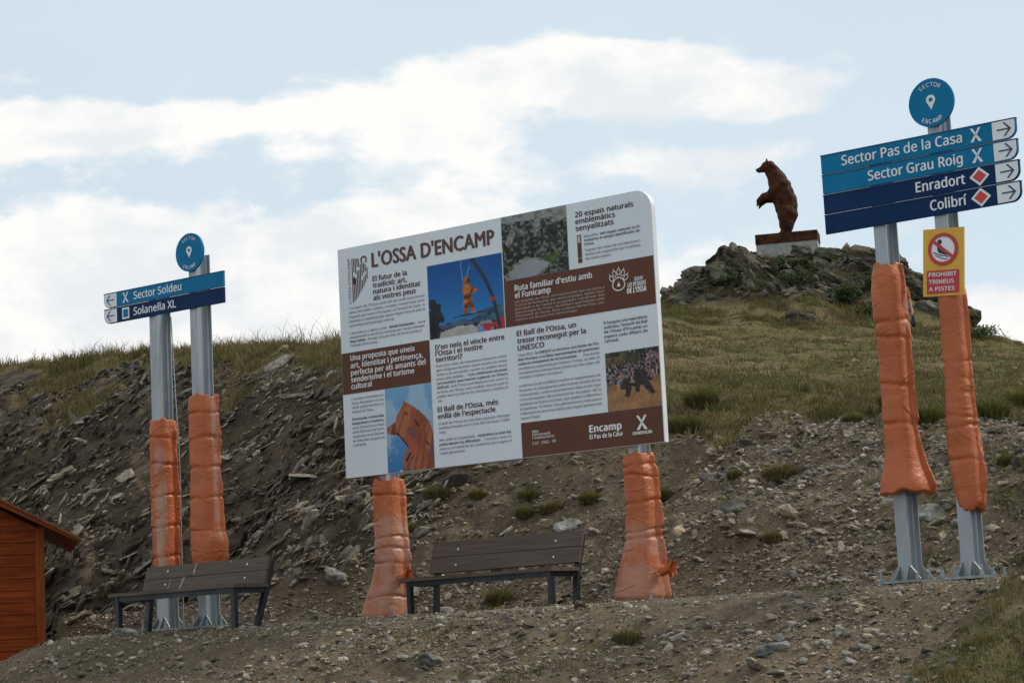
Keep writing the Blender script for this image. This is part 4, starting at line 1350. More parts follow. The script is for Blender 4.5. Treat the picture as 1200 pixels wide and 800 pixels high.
para(DK, ["Si busqueu una experiència", "autèntica, l'emoció del Ball", "de l'Ossa d'Encamp us", "espera cada dilluns de", "Carnaval."], 3.479, 3.996, 1.227, .0457, .029, .33, .012)

# emblem: upright lettering and a striped bear outline
Lg = Letters()
V2, P2 = text_geo("L'OSSA D'ENCAMP", 0.016, 2)
sc_ = 0.495 / V2[:, 0].max()
Lg.add(np.stack([0.176 - V2[:, 1] * 0.036 / CAP, ZP + 1.885 + V2[:, 0] * sc_], 1), P2)
stripe_polys = []
xs_ = [0.197 + 0.0235 * i for i in range(10)]
tops = [2.372, 2.372, 2.37, 2.368, 2.362, 2.30, 2.31, 2.31, 2.29, 2.25]
bots = [1.885, 1.900, 1.918, 1.942, 1.968, 1.995, 2.02, 2.05, 2.085, 2.12]
gaps = [None, (2.18, 2.215), (2.15, 2.20), (2.24, 2.27), (2.235, 2.265), None, (2.12, 2.16), (2.155, 2.19), (2.175, 2.205), None]
for i, x in enumerate(xs_):
    seg_ = [(bots[i], tops[i])] if gaps[i] is None else [(bots[i], gaps[i][0]), (gaps[i][1], tops[i])]
    for a, b_ in seg_:
        stripe_polys.append([(x, a + ZP), (x + 0.0125, a + 0.010 + ZP), (x + 0.0125, b_ + ZP), (x, b_ + ZP)])
for i in range(14):                                      # round ear at the top right
    a0, a1 = R(-50 + i * 19), R(-50 + (i + 1) * 19)
    stripe_polys.append([(0.372 + r_ * math.cos(a), ZP + 2.335 + r_ * math.sin(a)) for r_, a in ((0.027, a0), (0.047, a0), (0.047, a1), (0.027, a1))])
stripe_polys.append([(x, z + ZP) for x, z in [(0.205, 2.14), (0.225, 2.17), (0.245, 2.155), (0.26, 2.12), (0.25, 2.085), (0.225, 2.08), (0.21, 2.10)]])
flat_obj('bear_emblem', stripe_polys, -0.0035, M['brown_ink'], ip)

# small brown marker post pictogram
flat_obj('marker_pictogram', [rect(3.212, 3.262, 1.882, 2.166)], -0.003, M['brown'], ip)
flat_obj('marker_window', [rect(3.220, 3.254, 2.085, 2.155), rect(3.218, 3.256, 1.925, 1.931)], -0.0055, M['pale_ink'], ip)

# paw print and the crossed mark on the brown bands
bm = bmesh.new()


def ring_poly(bm, pts, wd, y):
    """closed outline of width wd"""
    n_ = len(pts)
    cx = sum(p[0] for p in pts) / n_; cz_ = sum(p[1] for p in pts) / n_
    A, B = [], []
    for x, z in pts:
        d = math.hypot(x - cx, z - cz_)
        f = (d - wd) / d
        A.append(bm.verts.new((x, y, z))); B.append(bm.verts.new((cx + (x - cx) * f, y, cz_ + (z - cz_) * f)))
    for i in range(n_):
        bm.faces.new((A[i], A[(i + 1) % n_], B[(i + 1) % n_], B[i]))


pcx, pcz = 3.688, 1.615 + ZP
ring_poly(bm, [(pcx + 0.077 * math.cos(R(a)) * (1 - 0.12 * math.sin(R(a))), pcz + 0.070 * math.sin(R(a)) - 0.01) for a in range(0, 360, 15)], 0.011, -0.006)
for k, (dx, dz, ang) in enumerate([(-0.082, 0.052, 30), (-0.045, 0.096, 12), (0.006, 0.108, -4), (0.056, 0.092, -20), (0.088, 0.045, -40)]):
    pts = []
    for a in range(0, 360, 24):
        x, z = 0.024 * math.cos(R(a)), 0.034 * math.sin(R(a))
        pts.append((pcx + dx + x * math.cos(R(ang)) - z * math.sin(R(ang)), pcz + dz + x * math.sin(R(ang)) + z * math.cos(R(ang))))
    ring_poly(bm, pts, 0.008, -0.006)
    cxx, czz = pcx + dx - 0.036 * math.sin(R(ang)), pcz + dz + 0.036 * math.cos(R(ang))
    add_flat(bm, [(cxx - 0.006, czz), (cxx + 0.006, czz), (cxx - 0.012 * math.sin(R(ang)), czz + 0.022)], -0.006)
add_flat(bm, [(pcx - 0.02, pcz - 0.035), (pcx - 0.008, pcz - 0.005), (pcx, pcz + 0.012), (pcx + 0.008, pcz - 0.005), (pcx + 0.022, pcz - 0.035)], -0.006)
me = bpy.data.meshes.new('paw_emblem'); bm.to_mesh(me); bm.free()
link_mesh('paw_emblem', me, M['white_ink'], ip)
flat_obj('cross_emblem', xmark(3.868, 0.214 + ZP, 0.062, 0.070), -0.006, M['white_ink'], ip)
BR.build('heading_lettering', -0.005, M['brown_ink'], ip)
GY.build('body_lettering', -0.005, M['grey_ink'], ip)
DK.build('bold_lettering', -0.005, M['dark_ink'], ip)
WH.build('white_lettering', -0.006, M['white_ink'], ip)
PA.build('pale_lettering', -0.006, M['pale_ink'], ip)
Lg.build('emblem_lettering', -0.005, M['brown_ink'], ip)


# ------------------------------------------------------------------ orange padding round the posts
def padding(label, cx, cy, cz, prof, seams, seed, fade, tail=None, flap=0.3):
    """a stuffed vinyl sleeve: prof rows (height, half-width, shift along the sign row, squareness)"""
    N_, Hn = 96, 190
    P_ = np.array(prof)
    z = np.linspace(P_[0, 0], P_[-1, 0], Hn)
    hw = np.interp(z, P_[:, 0], P_[:, 1]); sh = np.interp(z, P_[:, 0], P_[:, 2])
    for _ in range(6):
        hw[1:-1] = (hw[:-2] + 2 * hw[1:-1] + hw[2:]) / 4; sh[1:-1] = (sh[:-2] + 2 * sh[1:-1] + sh[2:]) / 4
    th = np.linspace(0, 2 * math.pi, N_, endpoint=False)
    TH, ZZ_ = np.meshgrid(th, z)
    c_, s_ = np.cos(TH), np.sin(TH)
    e_ = 2.9
    rad = (np.abs(c_) ** e_ + np.abs(s_) ** e_) ** (-1 / e_)
    r_ = hw[:, None] * rad
    rng = np.random.default_rng(seed)
    full = np.zeros_like(r_)
    for zc in seams:                                      # straps and fold lines squeeze the sleeve, a little aslant
        ph, am = rng.uniform(0, 6.28), rng.uniform(0.008, 0.022)
        wdt = rng.uniform(0.012, 0.022)
        zz_ = ZZ_ - zc - am * np.sin(TH + ph) - 0.006 * np.sin(3 * TH + ph * 2)
        full -= (0.011 + 0.006 * np.sin(2 * TH + ph)) * np.exp(-(zz_ / wdt) ** 2)
        full += 0.004 * np.exp(-((zz_ - 0.05) / 0.05) ** 2)
        # fine gathers running out of the seam
        gth = np.sin(TH * rng.integers(16, 24) + 5 * fbm(TH * 2, ZZ_ * 3, 2, seed + 3)) * np.exp(-(zz_ / 0.06) ** 2)
        full += 0.0022 * gth
    x_ = TH * 0.16
    full += 0.012 * fbm(x_ * 3.0 + 9 + 5 * seed, ZZ_ * 2.2, 3, seed)
    diag = fbm((x_ + 0.5 * ZZ_) * 5, (ZZ_ - 0.5 * x_) * 11, 3, seed + 7)
    full += 0.003 * (np.abs(diag) - 0.12)
    diag2 = fbm((x_ - 0.6 * ZZ_) * 4, (ZZ_ + 0.6 * x_) * 15, 3, seed + 8)
    full -= 0.0035 * np.exp(-(diag2 / 0.03) ** 2) * sstep(fbm(x_ * 2, ZZ_ * 1.5, 2, seed + 12), -0.1, 0.2)
    for _ in range(26):                                    # odd creases running aslant, a valley beside a small ridge
        t0, z0_, an = rng.uniform(0, 6.28), rng.uniform(z[0] + 0.05, z[-1] - 0.05), rng.normal(0, 0.55)
        ln, am = rng.uniform(0.06, 0.22), rng.uniform(0.002, 0.0055)
        dt = ((TH - t0 + math.pi) % (2 * math.pi) - math.pi) * 0.15
        dzz = ZZ_ - z0_
        al = dt * math.cos(an) + dzz * math.sin(an)
        ac = -dt * math.sin(an) + dzz * math.cos(an) + 0.25 * al * al / 0.15 * rng.choice((-1, 1))
        env = np.exp(-(al / ln) ** 2)
        full += env * am * (np.exp(-((ac - 0.012) / 0.011) ** 2) - 1.1 * np.exp(-(ac / 0.007) ** 2))
    # lengthways closing flap towards the back right
    fl = (((TH - flap + math.pi) % (2 * math.pi) - math.pi) + 0.07 * fbm(ZZ_ * 3.0, ZZ_ * 0, 3, seed + 9) + 0.03 * np.sin(ZZ_ * 9))
    full += 0.040 * np.exp(-(fl / 0.085) ** 2) * (0.7 + 1.2 * fbm(ZZ_ * 3.5, ZZ_ * 0 + 2, 2, seed + 10)) - 0.007 * (1 + 2 * fbm(ZZ_ * 2.5, ZZ_ * 0 + 7, 2, seed + 13)) * np.exp(-((fl + 0.24) / 0.07) ** 2)
    edge = np.minimum((z - z[0]) / 0.05, 1) * 0.5 + 0.5
    r_ = r_ + full * edge[:, None]
    X_ = r_ * c_ * 0.88 + sh[:, None]; Y_ = np.maximum(r_ * 1.06, np.minimum(0.128 * rad, 0.150)) * s_
    wav = 0.012 * np.sin(3 * th + seed) + 0.010 * np.sin(7 * th + 2 * seed)
    Zw = ZZ_ + wav[None, :] * np.exp(-((ZZ_ - z[-1]) / 0.06) ** 2) - wav[None, ::-1] * np.exp(-((ZZ_ - z[0]) / 0.05) ** 2)
    V_ = [np.stack([X_, Y_, Zw], -1).reshape(-1, 3)]
    i0 = np.arange(Hn - 1)[:, None] * N_; j = np.arange(N_)[None]
    F_ = [np.stack([i0 + j, i0 + (j + 1) % N_, i0 + N_ + (j + 1) % N_, i0 + N_ + j], -1).reshape(-1, 4)]
    # turned-in ends
    k = Hn * N_
    for row, sgn, f_ in ((Hn - 1, 1, (0.80, 0.52)), (0, -1, (0.75, 0.5))):
        prev = row * N_ + np.arange(N_)
        for q, (ff, dz) in enumerate(((f_[0], 0.012 * sgn), (f_[1], -0.03 * sgn))):
            ring_ = np.stack([sh[row] + (X_[row] - sh[row]) * ff, Y_[row] * ff, Zw[row] + dz], -1)
            V_.append(ring_)
            cur = k + np.arange(N_); k += N_
            F_.append(np.stack([prev, np.roll(prev, -1), np.roll(cur, -1), cur], -1) if sgn > 0 else np.stack([np.roll(prev, -1), prev, cur, np.roll(cur, -1)], -1))
            prev = cur
    if tail:                                              # a gathered loose end poking out
        tx, ty, tz, tl = tail
        seg_ = 14
        base_ = k
        for q in range(6):
            f_ = q / 5
            rr = 0.045 * (1 - 0.55 * math.sin(f_ * 3.1)) + 0.02 * f_
            a = np.linspace(0, 6.283, seg_, endpoint=False)
            w_ = 1 + 0.35 * np.sin(a * 5 + q)
            V_.append(np.stack([tx + f_ * tl + 0 * a, ty + rr * np.cos(a) * w_, tz + 0.03 * f_ + rr * np.sin(a) * w_ * 1.2], -1))
            k += seg_
        jj = np.arange(seg_)
        for q in range(5):
            o_ = base_ + q * seg_
            F_.append(np.stack([o_ + jj, o_ + (jj + 1) % seg_, o_ + seg_ + (jj + 1) % seg_, o_ + seg_ + jj], -1))
    V_ = np.concatenate(V_); F_ = np.concatenate(F_)
    C_ = np.zeros((len(V_), 3))
    if fade:                                               # rubbed, bleached stretch on the weather side
        a0, zlo, zhi, wd_, _amt = fade
        dth = np.abs((TH - a0 + math.pi) % (2 * math.pi) - math.pi)
        f_ = (1 - sstep(dth, wd_ * 0.6, wd_)) * sstep(ZZ_, zlo - 0.05, zlo + 0.1) * (1 - sstep(ZZ_, zhi - 0.1, zhi + 0.08))
        C_[:Hn * N_] = fade[4] * f_.reshape(-1, 1)
    o = np_mesh('post_padding', V_, F_, M['wrap'], cols=C_, smooth=True)
    o.location = (cx, cy, cz)
    o.rotation_euler = (0, 0, RZ)
    return tag(o, label, 'post padding', 'orange padding wrapped round the sign posts')


def on_sign(px, py, x, y):
    return px + DV[0] * x + MV[0] * y, py + DV[1] * x + MV[1] * y


PY = 0.03 + 0.105
a, b_ = on_sign(OX, OY, 0.735, PY)
padding('orange post sleeve with a long faded grey patch, left post of the Soldeu sign', a, b_, TZ,
        [(0.60, .135, 0), (0.8, .140, 0), (1.4, .138, 0), (1.95, .136, 0), (2.16, .134, 0), (2.24, .125, 0)], [0.78, 1.10, 1.42, 1.76, 2.06], 3, (5.25, 0.55, 1.95, 0.62, 1.0), None, 0.42)
a, b_ = on_sign(OX, OY, 1.358, PY)
padding('bright orange post sleeve with evenly spaced seams, on the Soldeu sign post under the disc', a, b_, TZ,
        [(0.66, .160, .02), (0.75, .172, .03), (0.9, .178, .03), (1.05, .158, 0), (1.5, .150, 0), (2.0, .150, 0), (2.34, .150, 0), (2.44, .142, 0)], [1.02, 1.36, 1.68, 1.98, 2.27], 5, (0.10, 0.9, 2.5, 0.30, 0.8), None, 0.45)
a, b_ = on_sign(IX, IY, 0.455, 0.067 + .105)
padding('dusty orange post sleeve flaring to a wide foot, left post of the information panel', a, b_, TZ,
        [(-0.02, .262, -.09), (0.06, .268, -.09), (0.25, .225, -.06), (0.45, .190, -.02), (0.62, .178, .01), (0.9, .170, .01), (1.2, .168, 0), (1.38, .165, 0), (1.475, .150, 0)], [0.22, 0.60, 0.74, 0.86, 1.32], 8, (5.1, -0.1, 1.1, 2.4, 0.75), (0.16, -0.06, 0.42, 0.12))
a, b_ = on_sign(IX, IY, 3.705, 0.067 + .105)
padding('orange post sleeve tied tight below its middle, bulging at the foot, right panel post', a, b_, TZ,
        [(0.0, .240, -.06), (0.07, .272, -.06), (0.22, .255, -.05), (0.40, .220, -.03), (0.60, .180, -.01), (0.68, .170, -.01), (1.0, .160, 0), (1.25, .155, -.01), (1.38, .150, -.02), (1.455, .138, -.02)], [0.63, 0.70, 0.98, 1.23, 1.34], 11, (4.9, -0.1, 0.75, 2.2, 0.65), (0.20, -0.05, 0.30, 0.15))
a, b_ = on_sign(RX, RY, 0.492, PY)
padding('orange post sleeve with a splayed open lower hem, left post of the four-board sign', a, b_, TZ,
        [(0.74, .235, .03), (0.80, .230, .03), (0.95, .178, .02), (1.12, .150, .01), (1.32, .138, .0), (1.5, .134, 0), (2.0, .138, 0), (2.4, .142, -.01), (2.55, .135, -.01), (2.63, .115, -.01)], [1.31, 1.62, 2.02, 2.16], 14, None, None, 0.12)
a, b_ = on_sign(RX, RY, 1.052, PY)
padding('slim orange post sleeve gathered at its lower end, below the yellow no-sledging sign', a, b_, TZ,
        [(0.56, .085, .03), (0.60, .115, .03), (0.75, .132, .02), (0.95, .138, .01), (1.15, .134, 0), (1.3, .118, 0), (1.7, .108, 0), (2.1, .110, 0), (2.28, .112, 0), (2.36, .100, 0)], [0.96, 1.22, 1.30, 1.50, 1.62, 1.76], 17, None, None, 0.14)


# ------------------------------------------------------------------ benches
def bench(label, x, y, z, rz, L_, droppings, zb=0.475, hb=0.155, lean=0.33, feet=(0.0, 0.0)):
    o = empty('park_bench', (x, y, z), rz, label, 'bench', 'benches on the terrace below the signs')
    t_ = 0.026
    for i, lx in enumerate((0.0, L_)):
        for yy_ in (0.0,):
            bm = bmesh.new()
            add_box(bm, lx - t_, lx + t_, yy_ - t_, yy_ + t_, -0.05, 0.395)
            bm_obj('front_leg', bm, M['frame'], o, bevel=0.004)
        bm = bmesh.new()
        zt_ = zb + 2 * hb - 0.02
        yt_ = 0.325 + lean * (zt_ + 0.05)
        ys_ = 0.325 + lean * 0.42
        yf_ = ys_ - 0.035 - feet[i]
        pr = [(yf_ - 0.055, -0.05), (yf_, -0.05), (ys_, 0.37), (yt_, zt_), (yt_ - 0.055, zt_), (ys_ - 0.055, 0.37)]
        A = [bm.verts.new((lx - t_, yy_, zz_)) for yy_, zz_ in pr]; B = [bm.verts.new((lx + t_, yy_, zz_)) for yy_, zz_ in pr]
        bm.faces.new(A); bm.faces.new(B[::-1])
        for q in range(6):
            bm.faces.new((A[q], A[(q + 1) % 6], B[(q + 1) % 6], B[q]))
        bm_obj('rear_leg', bm, M['frame'], o, bevel=0.004)
        bm = bmesh.new()
        add_box(bm, lx - t_ + .002, lx + t_ - .002, -0.03, 0.395, 0.345, 0.394)
        bm_obj('side_rail', bm, M['frame'], o, bevel=0.003)
    bm = bmesh.new()
    add_box(bm, t_, L_ - t_, -0.022, 0.022, 0.345, 0.393)
    bm_obj('front_rail', bm, M['frame'], o, bevel=0.003)
    e = 0.10
    for k in range(3):
        bm = bmesh.new()
        y0 = -0.055 + k * 0.158
        add_box(bm, -e, L_ + e * 0.6, y0, y0 + 0.148, 0.397, 0.432)
        bm_obj('seat', bm, M['slat_top'], o, bevel=0.005)
    for k in range(2):
        bm = bmesh.new()
        ln_ = math.sqrt(1 + lean * lean)
        z0 = zb + k * (hb + 0.006)
        mt = Matrix.Translation((0, 0.27 + lean * (z0 + 0.05) - 0.001, z0)) @ Matrix.Rotation(-math.atan(lean), 4, 'X')
        add_box(bm, -e + 0.02, L_ + (e * 0.5 if not droppings else 0.028), -0.034, 0.0, 0.0, hb * ln_, mt)
        s_ = bm_obj('backrest', bm, M['slat'], o, bevel=0.005)
        bm = bmesh.new()
        for lx in (0.02, L_ - 0.02):
            q0 = mt @ Vector((lx + 0.25 * (1 if lx < 1 else -1), -0.034, 0.072)); q1 = mt @ Vector((lx + 0.25 * (1 if lx < 1 else -1), -0.039, 0.072))
            add_tube(bm, q0, q1, 0.011, seg=10)
        bm_obj('screw_head', bm, M['screw'], s_)
        if droppings:
            bm = bmesh.new()
            for (ax, az, bx, bz, wd) in (((0.34, 0.13, 0.32, 0.02, 0.006), (0.545, 0.135, 0.50, 0.0, 0.014), (0.53, 0.12, 0.525, 0.05, 0.010)) if k == 0 else ((0.70, 0.135, 0.675, 0.03, 0.010), (0.69, 0.10, 0.685, 0.01, 0.007), (1.22, 0.13, 1.215, 0.11, 0.008))):
                n_ = 7
                L0, R0 = [], []
                for q in range(n_ + 1):
                    f_ = q / n_
                    cx_ = ax + (bx - ax) * f_ + 0.006 * math.sin(q * 2.1)
                    w_ = wd * (0.35 + 0.8 * abs(math.sin(q * 1.7 + ax * 9)))
                    L0.append(bm.verts.new(mt @ Vector((cx_ - w_ / 2, -0.0365, az + (bz - az) * f_)))); R0.append(bm.verts.new(mt @ Vector((cx_ + w_ / 2, -0.0365, az + (bz - az) * f_))))
                for q in range(n_):
                    bm.faces.new((L0[q], R0[q], R0[q + 1], L0[q + 1]))
            me = bpy.data.meshes.new('bird_dropping'); bm.to_mesh(me); bm.free()
            link_mesh('bird_dropping', me, M['drop'], s_)
    return o


bench('dark slatted bench between the two wrapped posts of the information panel', -1.17, 22.62, 0.355, RZ, 1.80, False)
bench('dark slatted bench streaked with bird droppings, in front of the Soldeu sign', -4.16, 22.60, 0.345, R(-40), 1.74, True, 0.425, 0.130, 0.30, (0.02, 0.12))

# ------------------------------------------------------------------ wooden hut, left edge
hz = -0.42
hut = empty('wooden_hut', (-5.55, 25.5, hz), R(14), 'small reddish-brown wooden hut with a pitched roof, cut by the left edge', 'hut')
WL, DP, EV = 2.7, 2.2, 2.07
slope = 0.54
bm = bmesh.new()
n_b = 15
bh = EV / n_b
for k in range(n_b + 7):
    z0 = k * bh
    if z0 < EV - 1e-4:
        xa, xb = -WL, -0.10
    else:
        cut_ = (z0 + bh - EV) / slope
        xa, xb = -WL + cut_, -cut_
    if xb - xa > 0.1:
        j = random.uniform(-0.002, 0.002)
        vs_ = add_box(bm, xa, xb, 0.0 + j, 0.035, z0 + 0.0035, z0 + bh - 0.0035)
add_prism(bm, [(-WL + 0.02, EV), (-0.02, EV), (-WL / 2, EV + (WL / 2 - 0.02) * slope)], 0.012, 0.033)
bm_obj('front_wall', bm, M['hut'], hut, bevel=0.003)
bm = bmesh.new()
for k in range(n_b):
    z0 = k * bh
    add_box(bm, -0.035, 0.0, 0.037, DP, z0 + 0.0035, z0 + bh - 0.0035)
    add_box(bm, -WL, -WL + 0.035, 0.037, DP, z0 + 0.0035, z0 + bh - 0.0035)
    add_box(bm, -WL + 0.037, -0.037, DP - 0.035, DP, z0 + 0.0035, z0 + bh - 0.0035)
bm_obj('side_wall', bm, M['hut'], hut)
bm = bmesh.new()
add_box(bm, -0.098, 0.006, -0.012, 0.034, 0.0, EV + 0.03)
bm_obj('corner_board', bm, M['hut_trim'], hut, bevel=0.004)
for sgn in (1, -1):
    bm = bmesh.new()
    rl = WL / 2 + 0.41
    pts = [(0, 0.0), (rl, -rl * slope), (rl, -rl * slope - 0.035), (0, -0.035)]
    top_z = EV + 0.11 + WL / 2 * slope
    pts = [(-WL / 2 + sgn * x, top_z + z) for x, z in pts]
    add_prism(bm, pts, -0.28, DP + 0.25)
    rf = bm_obj('roof', bm, M['hut_roof'], hut)
    bm = bmesh.new()
    pts = [(0.0, -0.038), (rl - 0.01, -rl * slope - 0.033), (rl - 0.01, -rl * slope - 0.055), (0.0, -0.13)]
    add_prism(bm, [(-WL / 2 + sgn * (x + 0.001), top_z + z) for x, z in pts], -0.25, -0.225)
    bm_obj('barge_board', bm, M['hut_trim'], rf)

# ------------------------------------------------------------------ organic bodies (bear, person)
def organic(name, blobs, material, parent=None, voxel=0.02, smooth_it=4, loc=None, disp=None):
    bm = bmesh.new()
    for (p0, r0, p1, r1, *sq) in blobs:
        p0, p1 = Vector(p0), Vector(p1)
        q = (p1 - p0)
        Ln = q.length
        tr = q.to_track_quat('Z', 'Y') if Ln > 1e-6 else Matrix.Identity(3).to_quaternion()
        ysc = sq[0] if sq else 1.0
        seg, rg = 20, 8
        rows = []
        for i in range(rg + 1):
            a = -math.pi / 2 + (math.pi / 2) * i / rg
            rows.append((r0 * math.cos(a), r0 * math.sin(a)))
        for i in range(rg + 1):
            a = (math.pi / 2) * i / rg
            rows.append((r1 * math.cos(a), Ln + r1 * math.sin(a)))
        prev = None
        for rr, zz_ in rows:
            cur = []
            for j in range(seg):
                a = 2 * math.pi * j / seg
                pt = p0 + tr @ Vector((max(rr, 1e-4) * math.cos(a), max(rr, 1e-4) * math.sin(a), zz_))
                mid_y = p0.y + (p1.y - p0.y) * min(max(zz_ / Ln if Ln > 1e-6 else 0, 0), 1)
                pt.y = mid_y + (pt.y - mid_y) * ysc
                cur.append(bm.verts.new(pt))
            if prev:
                for j in range(seg):
                    bm.faces.new((prev[j], prev[(j + 1) % seg], cur[(j + 1) % seg], cur[j]))
            else:
                bm.faces.new(cur[::-1])
            prev = cur
        bm.faces.new(prev)
    me = bpy.data.meshes.new(name); bm.to_mesh(me); bm.free()
    tmp = bpy.data.objects.new('tmp', me); COL.objects.link(tmp)
    m1 = tmp.modifiers.new('r', 'REMESH'); m1.mode = 'VOXEL'; m1.voxel_size = voxel
    if smooth_it:
        m2 = tmp.modifiers.new('s', 'SMOOTH'); m2.iterations = smooth_it; m2.factor = 0.5
    dg = bpy.context.evaluated_depsgraph_get()
    me2 = bpy.data.meshes.new_from_object(tmp.evaluated_get(dg))
    bpy.data.objects.remove(tmp); bpy.data.meshes.remove(me)
    me2.name = name
    V_ = np.zeros(len(me2.vertices) * 3, np.float32); me2.vertices.foreach_get('co', V_); V_ = V_.reshape(-1, 3)
    if disp:
        V_ = disp(V_); me2.vertices.foreach_set('co', V_.astype(np.float32).ravel())
    me2.materials.clear()
    me2.polygons.foreach_set('use_smooth', np.ones(len(me2.polygons), bool))
    me2.update()
    return link_mesh(name, me2, material, parent, loc)


# bear and its pedestal on top of the knoll
BX, BY, BZ = 8.57, 66.45, 12.245
ped = empty('statue_pedestal', (8.53, 66.0, 11.1), R(-13), 'pale concrete plinth with a rust-brown cap slab on top of the rocky knoll', 'pedestal')
bm = bmesh.new(); add_box(bm, -0.935, 0.935, 0.03, 0.93, 0.0, 0.835)
bm_obj('plinth', bm, M['concrete'], ped, bevel=0.012)
bm = bmesh.new(); add_box(bm, -0.95, 0.95, 0.0, 0.96, 0.837, 1.145)
bm_obj('cap_slab', bm, M['rust'], ped, bevel=0.008)

bear_bl = []
for sy in (-1, 1):
    bear_bl += [((0.10, 0.16 * sy, 0.58), 0.275, (0.05, 0.16 * sy, 0.24), 0.19), ((0.05, 0.16 * sy, 0.24), 0.185, (0.01, 0.16 * sy, 0.05), 0.12),
                ((0.0, 0.15 * sy, 0.04), 0.075, (-0.12, 0.16 * sy, 0.03), 0.055),
                ((-0.19, 0.22 * sy, 1.36), 0.155, (-0.33, 0.27 * sy, 1.10), 0.125), ((-0.33, 0.27 * sy, 1.10), 0.12, (-0.55, 0.23 * sy, 1.09), 0.105),
                ((-0.55, 0.23 * sy, 1.09), 0.105, (-0.69, 0.21 * sy, 0.985), 0.08), ((-0.69, 0.21 * sy, 0.985), 0.075, (-0.765, 0.20 * sy, 0.85), 0.028),
                ((-0.39, 0.13 * sy, 2.03), 0.06, (-0.40, 0.145 * sy, 2.15), 0.03)]
bear_bl += [((0.11, 0, 0.57), 0.31, (0.07, 0, 0.90), 0.355, 1.1), ((0.07, 0, 0.90), 0.355, (-0.06, 0, 1.32), 0.345, 1.1), ((-0.06, 0, 1.32), 0.345, (-0.16, 0, 1.62), 0.275, 1.1),
            ((-0.16, 0, 1.62), 0.275, (-0.33, 0, 1.94), 0.19), ((-0.33, 0, 1.95), 0.175, (-0.42, 0, 1.965), 0.165), ((-0.42, 0, 1.945), 0.13, (-0.66, 0, 1.885), 0.075),
            ((-0.66, 0, 1.885), 0.07, (-0.72, 0, 1.895), 0.05)]


def bear_disp(V_):
    x, y, z = V_[:, 0], V_[:, 1], V_[:, 2]
    n_ = 0.020 * fbm(x * 7 + y * 5, z * 3.2, 3, 201) + 0.012 * np.sign(np.sin(z * 26 + 6 * fbm(x * 2, y * 2, 2, 205))) * 0.5
    cx = np.interp(z, [0, 0.6, 1.3, 2.0], [0, 0.07, -0.1, -0.4])
    d = np.stack([x - cx, y, 0 * z], 1)
    d /= np.maximum(np.linalg.norm(d, axis=1, keepdims=True), 0.05)
    return V_ + d * n_[:, None]


bear = organic('bear_statue', bear_bl, M['rust'], None, 0.022, 5, None, bear_disp)
bear.location = (BX, BY, BZ)
bear.rotation_euler = (0, 0, R(-13))
bear.scale = (1.03, 1.03, 1.11)
tag(bear, 'rusty brown statue of a bear standing upright on the pedestal, facing left', 'statue')

# walker half hidden behind the left wrapped post of the four-board sign
pX, pY = 8.47, 47.4
pZ = H(pX, pY)
person = empty('person', (pX, pY, pZ - 0.02), R(-12), 'person in dark shorts on the grass slope, mostly hidden behind an orange-wrapped post', 'person')
body = [((0, 0, 1.02), 0.125, (0, 0, 1.22), 0.135, 0.75), ((0, 0, 1.22), 0.135, (0, 0, 1.38), 0.15, 0.7), ((-0.13, 0, 1.40), 0.065, (0.13, 0, 1.40), 0.065), ((0, 0.01, 1.40), 0.06, (0, -0.01, 1.52), 0.052),
        ((0, -0.015, 1.60), 0.088, (0, -0.02, 1.645), 0.082), ((0, -0.07, 1.565), 0.042, (0, -0.055, 1.56), 0.05), ((0, -0.098, 1.60), 0.014, (0, -0.108, 1.585), 0.016),
        ((0.088, 0, 1.60), 0.018, (0.090, 0.01, 1.625), 0.018), ((-0.088, 0, 1.60), 0.018, (-0.090, 0.01, 1.625), 0.018)]
for sx in (-1, 1):
    sw = 0.10 if sx > 0 else -0.08
    body += [((0.09 * sx, 0, 0.93), 0.098, (0.11 * sx, -sw, 0.50), 0.062), ((0.11 * sx, -sw, 0.50), 0.06, (0.115 * sx, -sw * 0.6 + 0.04, 0.36), 0.057), ((0.115 * sx, -sw * 0.6 + 0.04, 0.36), 0.057, (0.12 * sx, sw * 0.4, 0.09), 0.038),
             ((0.12 * sx, sw * 0.4 + 0.02, 0.06), 0.04, (0.125 * sx, sw * 0.4 - 0.12, 0.035), 0.03)]
    ex, ey = 0.245 * sx, 0.03 * sx
    body += [((0.18 * sx, 0, 1.385), 0.058, (ex, ey, 1.12), 0.045), ((ex, ey, 1.12), 0.043, (0.285 * sx, ey - 0.05, 0.90), 0.030), ((0.285 * sx, ey - 0.05, 0.89), 0.034, (0.292 * sx, ey - 0.055, 0.83), 0.034, 1.2)]
    for f_ in range(4):
        yo = -0.036 + 0.022 * f_
        ln = (0.062, 0.075, 0.072, 0.055)[f_]
        body += [((0.295 * sx, ey - 0.055 + yo, 0.815), 0.0105, (0.290 * sx, ey - 0.055 + yo, 0.815 - ln * 0.55), 0.010), ((0.290 * sx, ey - 0.055 + yo, 0.815 - ln * 0.55), 0.010, (0.270 * sx, ey - 0.055 + yo, 0.815 - ln), 0.008)]
    body += [((0.285 * sx, ey - 0.085, 0.86), 0.013, (0.275 * sx, ey - 0.115, 0.815), 0.010)]
organic('body', body, M['skin'], person, 0.0085, 3)
organic('shirt', [((0, 0, 0.98), 0.150, (0, 0, 1.22), 0.150, 0.78), ((0, 0, 1.22), 0.150, (0, 0, 1.37), 0.168, 0.72), ((-0.14, 0, 1.395), 0.075, (0.14, 0, 1.395), 0.075), ((0.17, 0, 1.385), 0.073, (0.222, 0.01, 1.22), 0.066), ((-0.17, 0, 1.385), 0.073, (-0.222, -0.01, 1.22), 0.066)], M['shirt'], person, 0.014, 4)
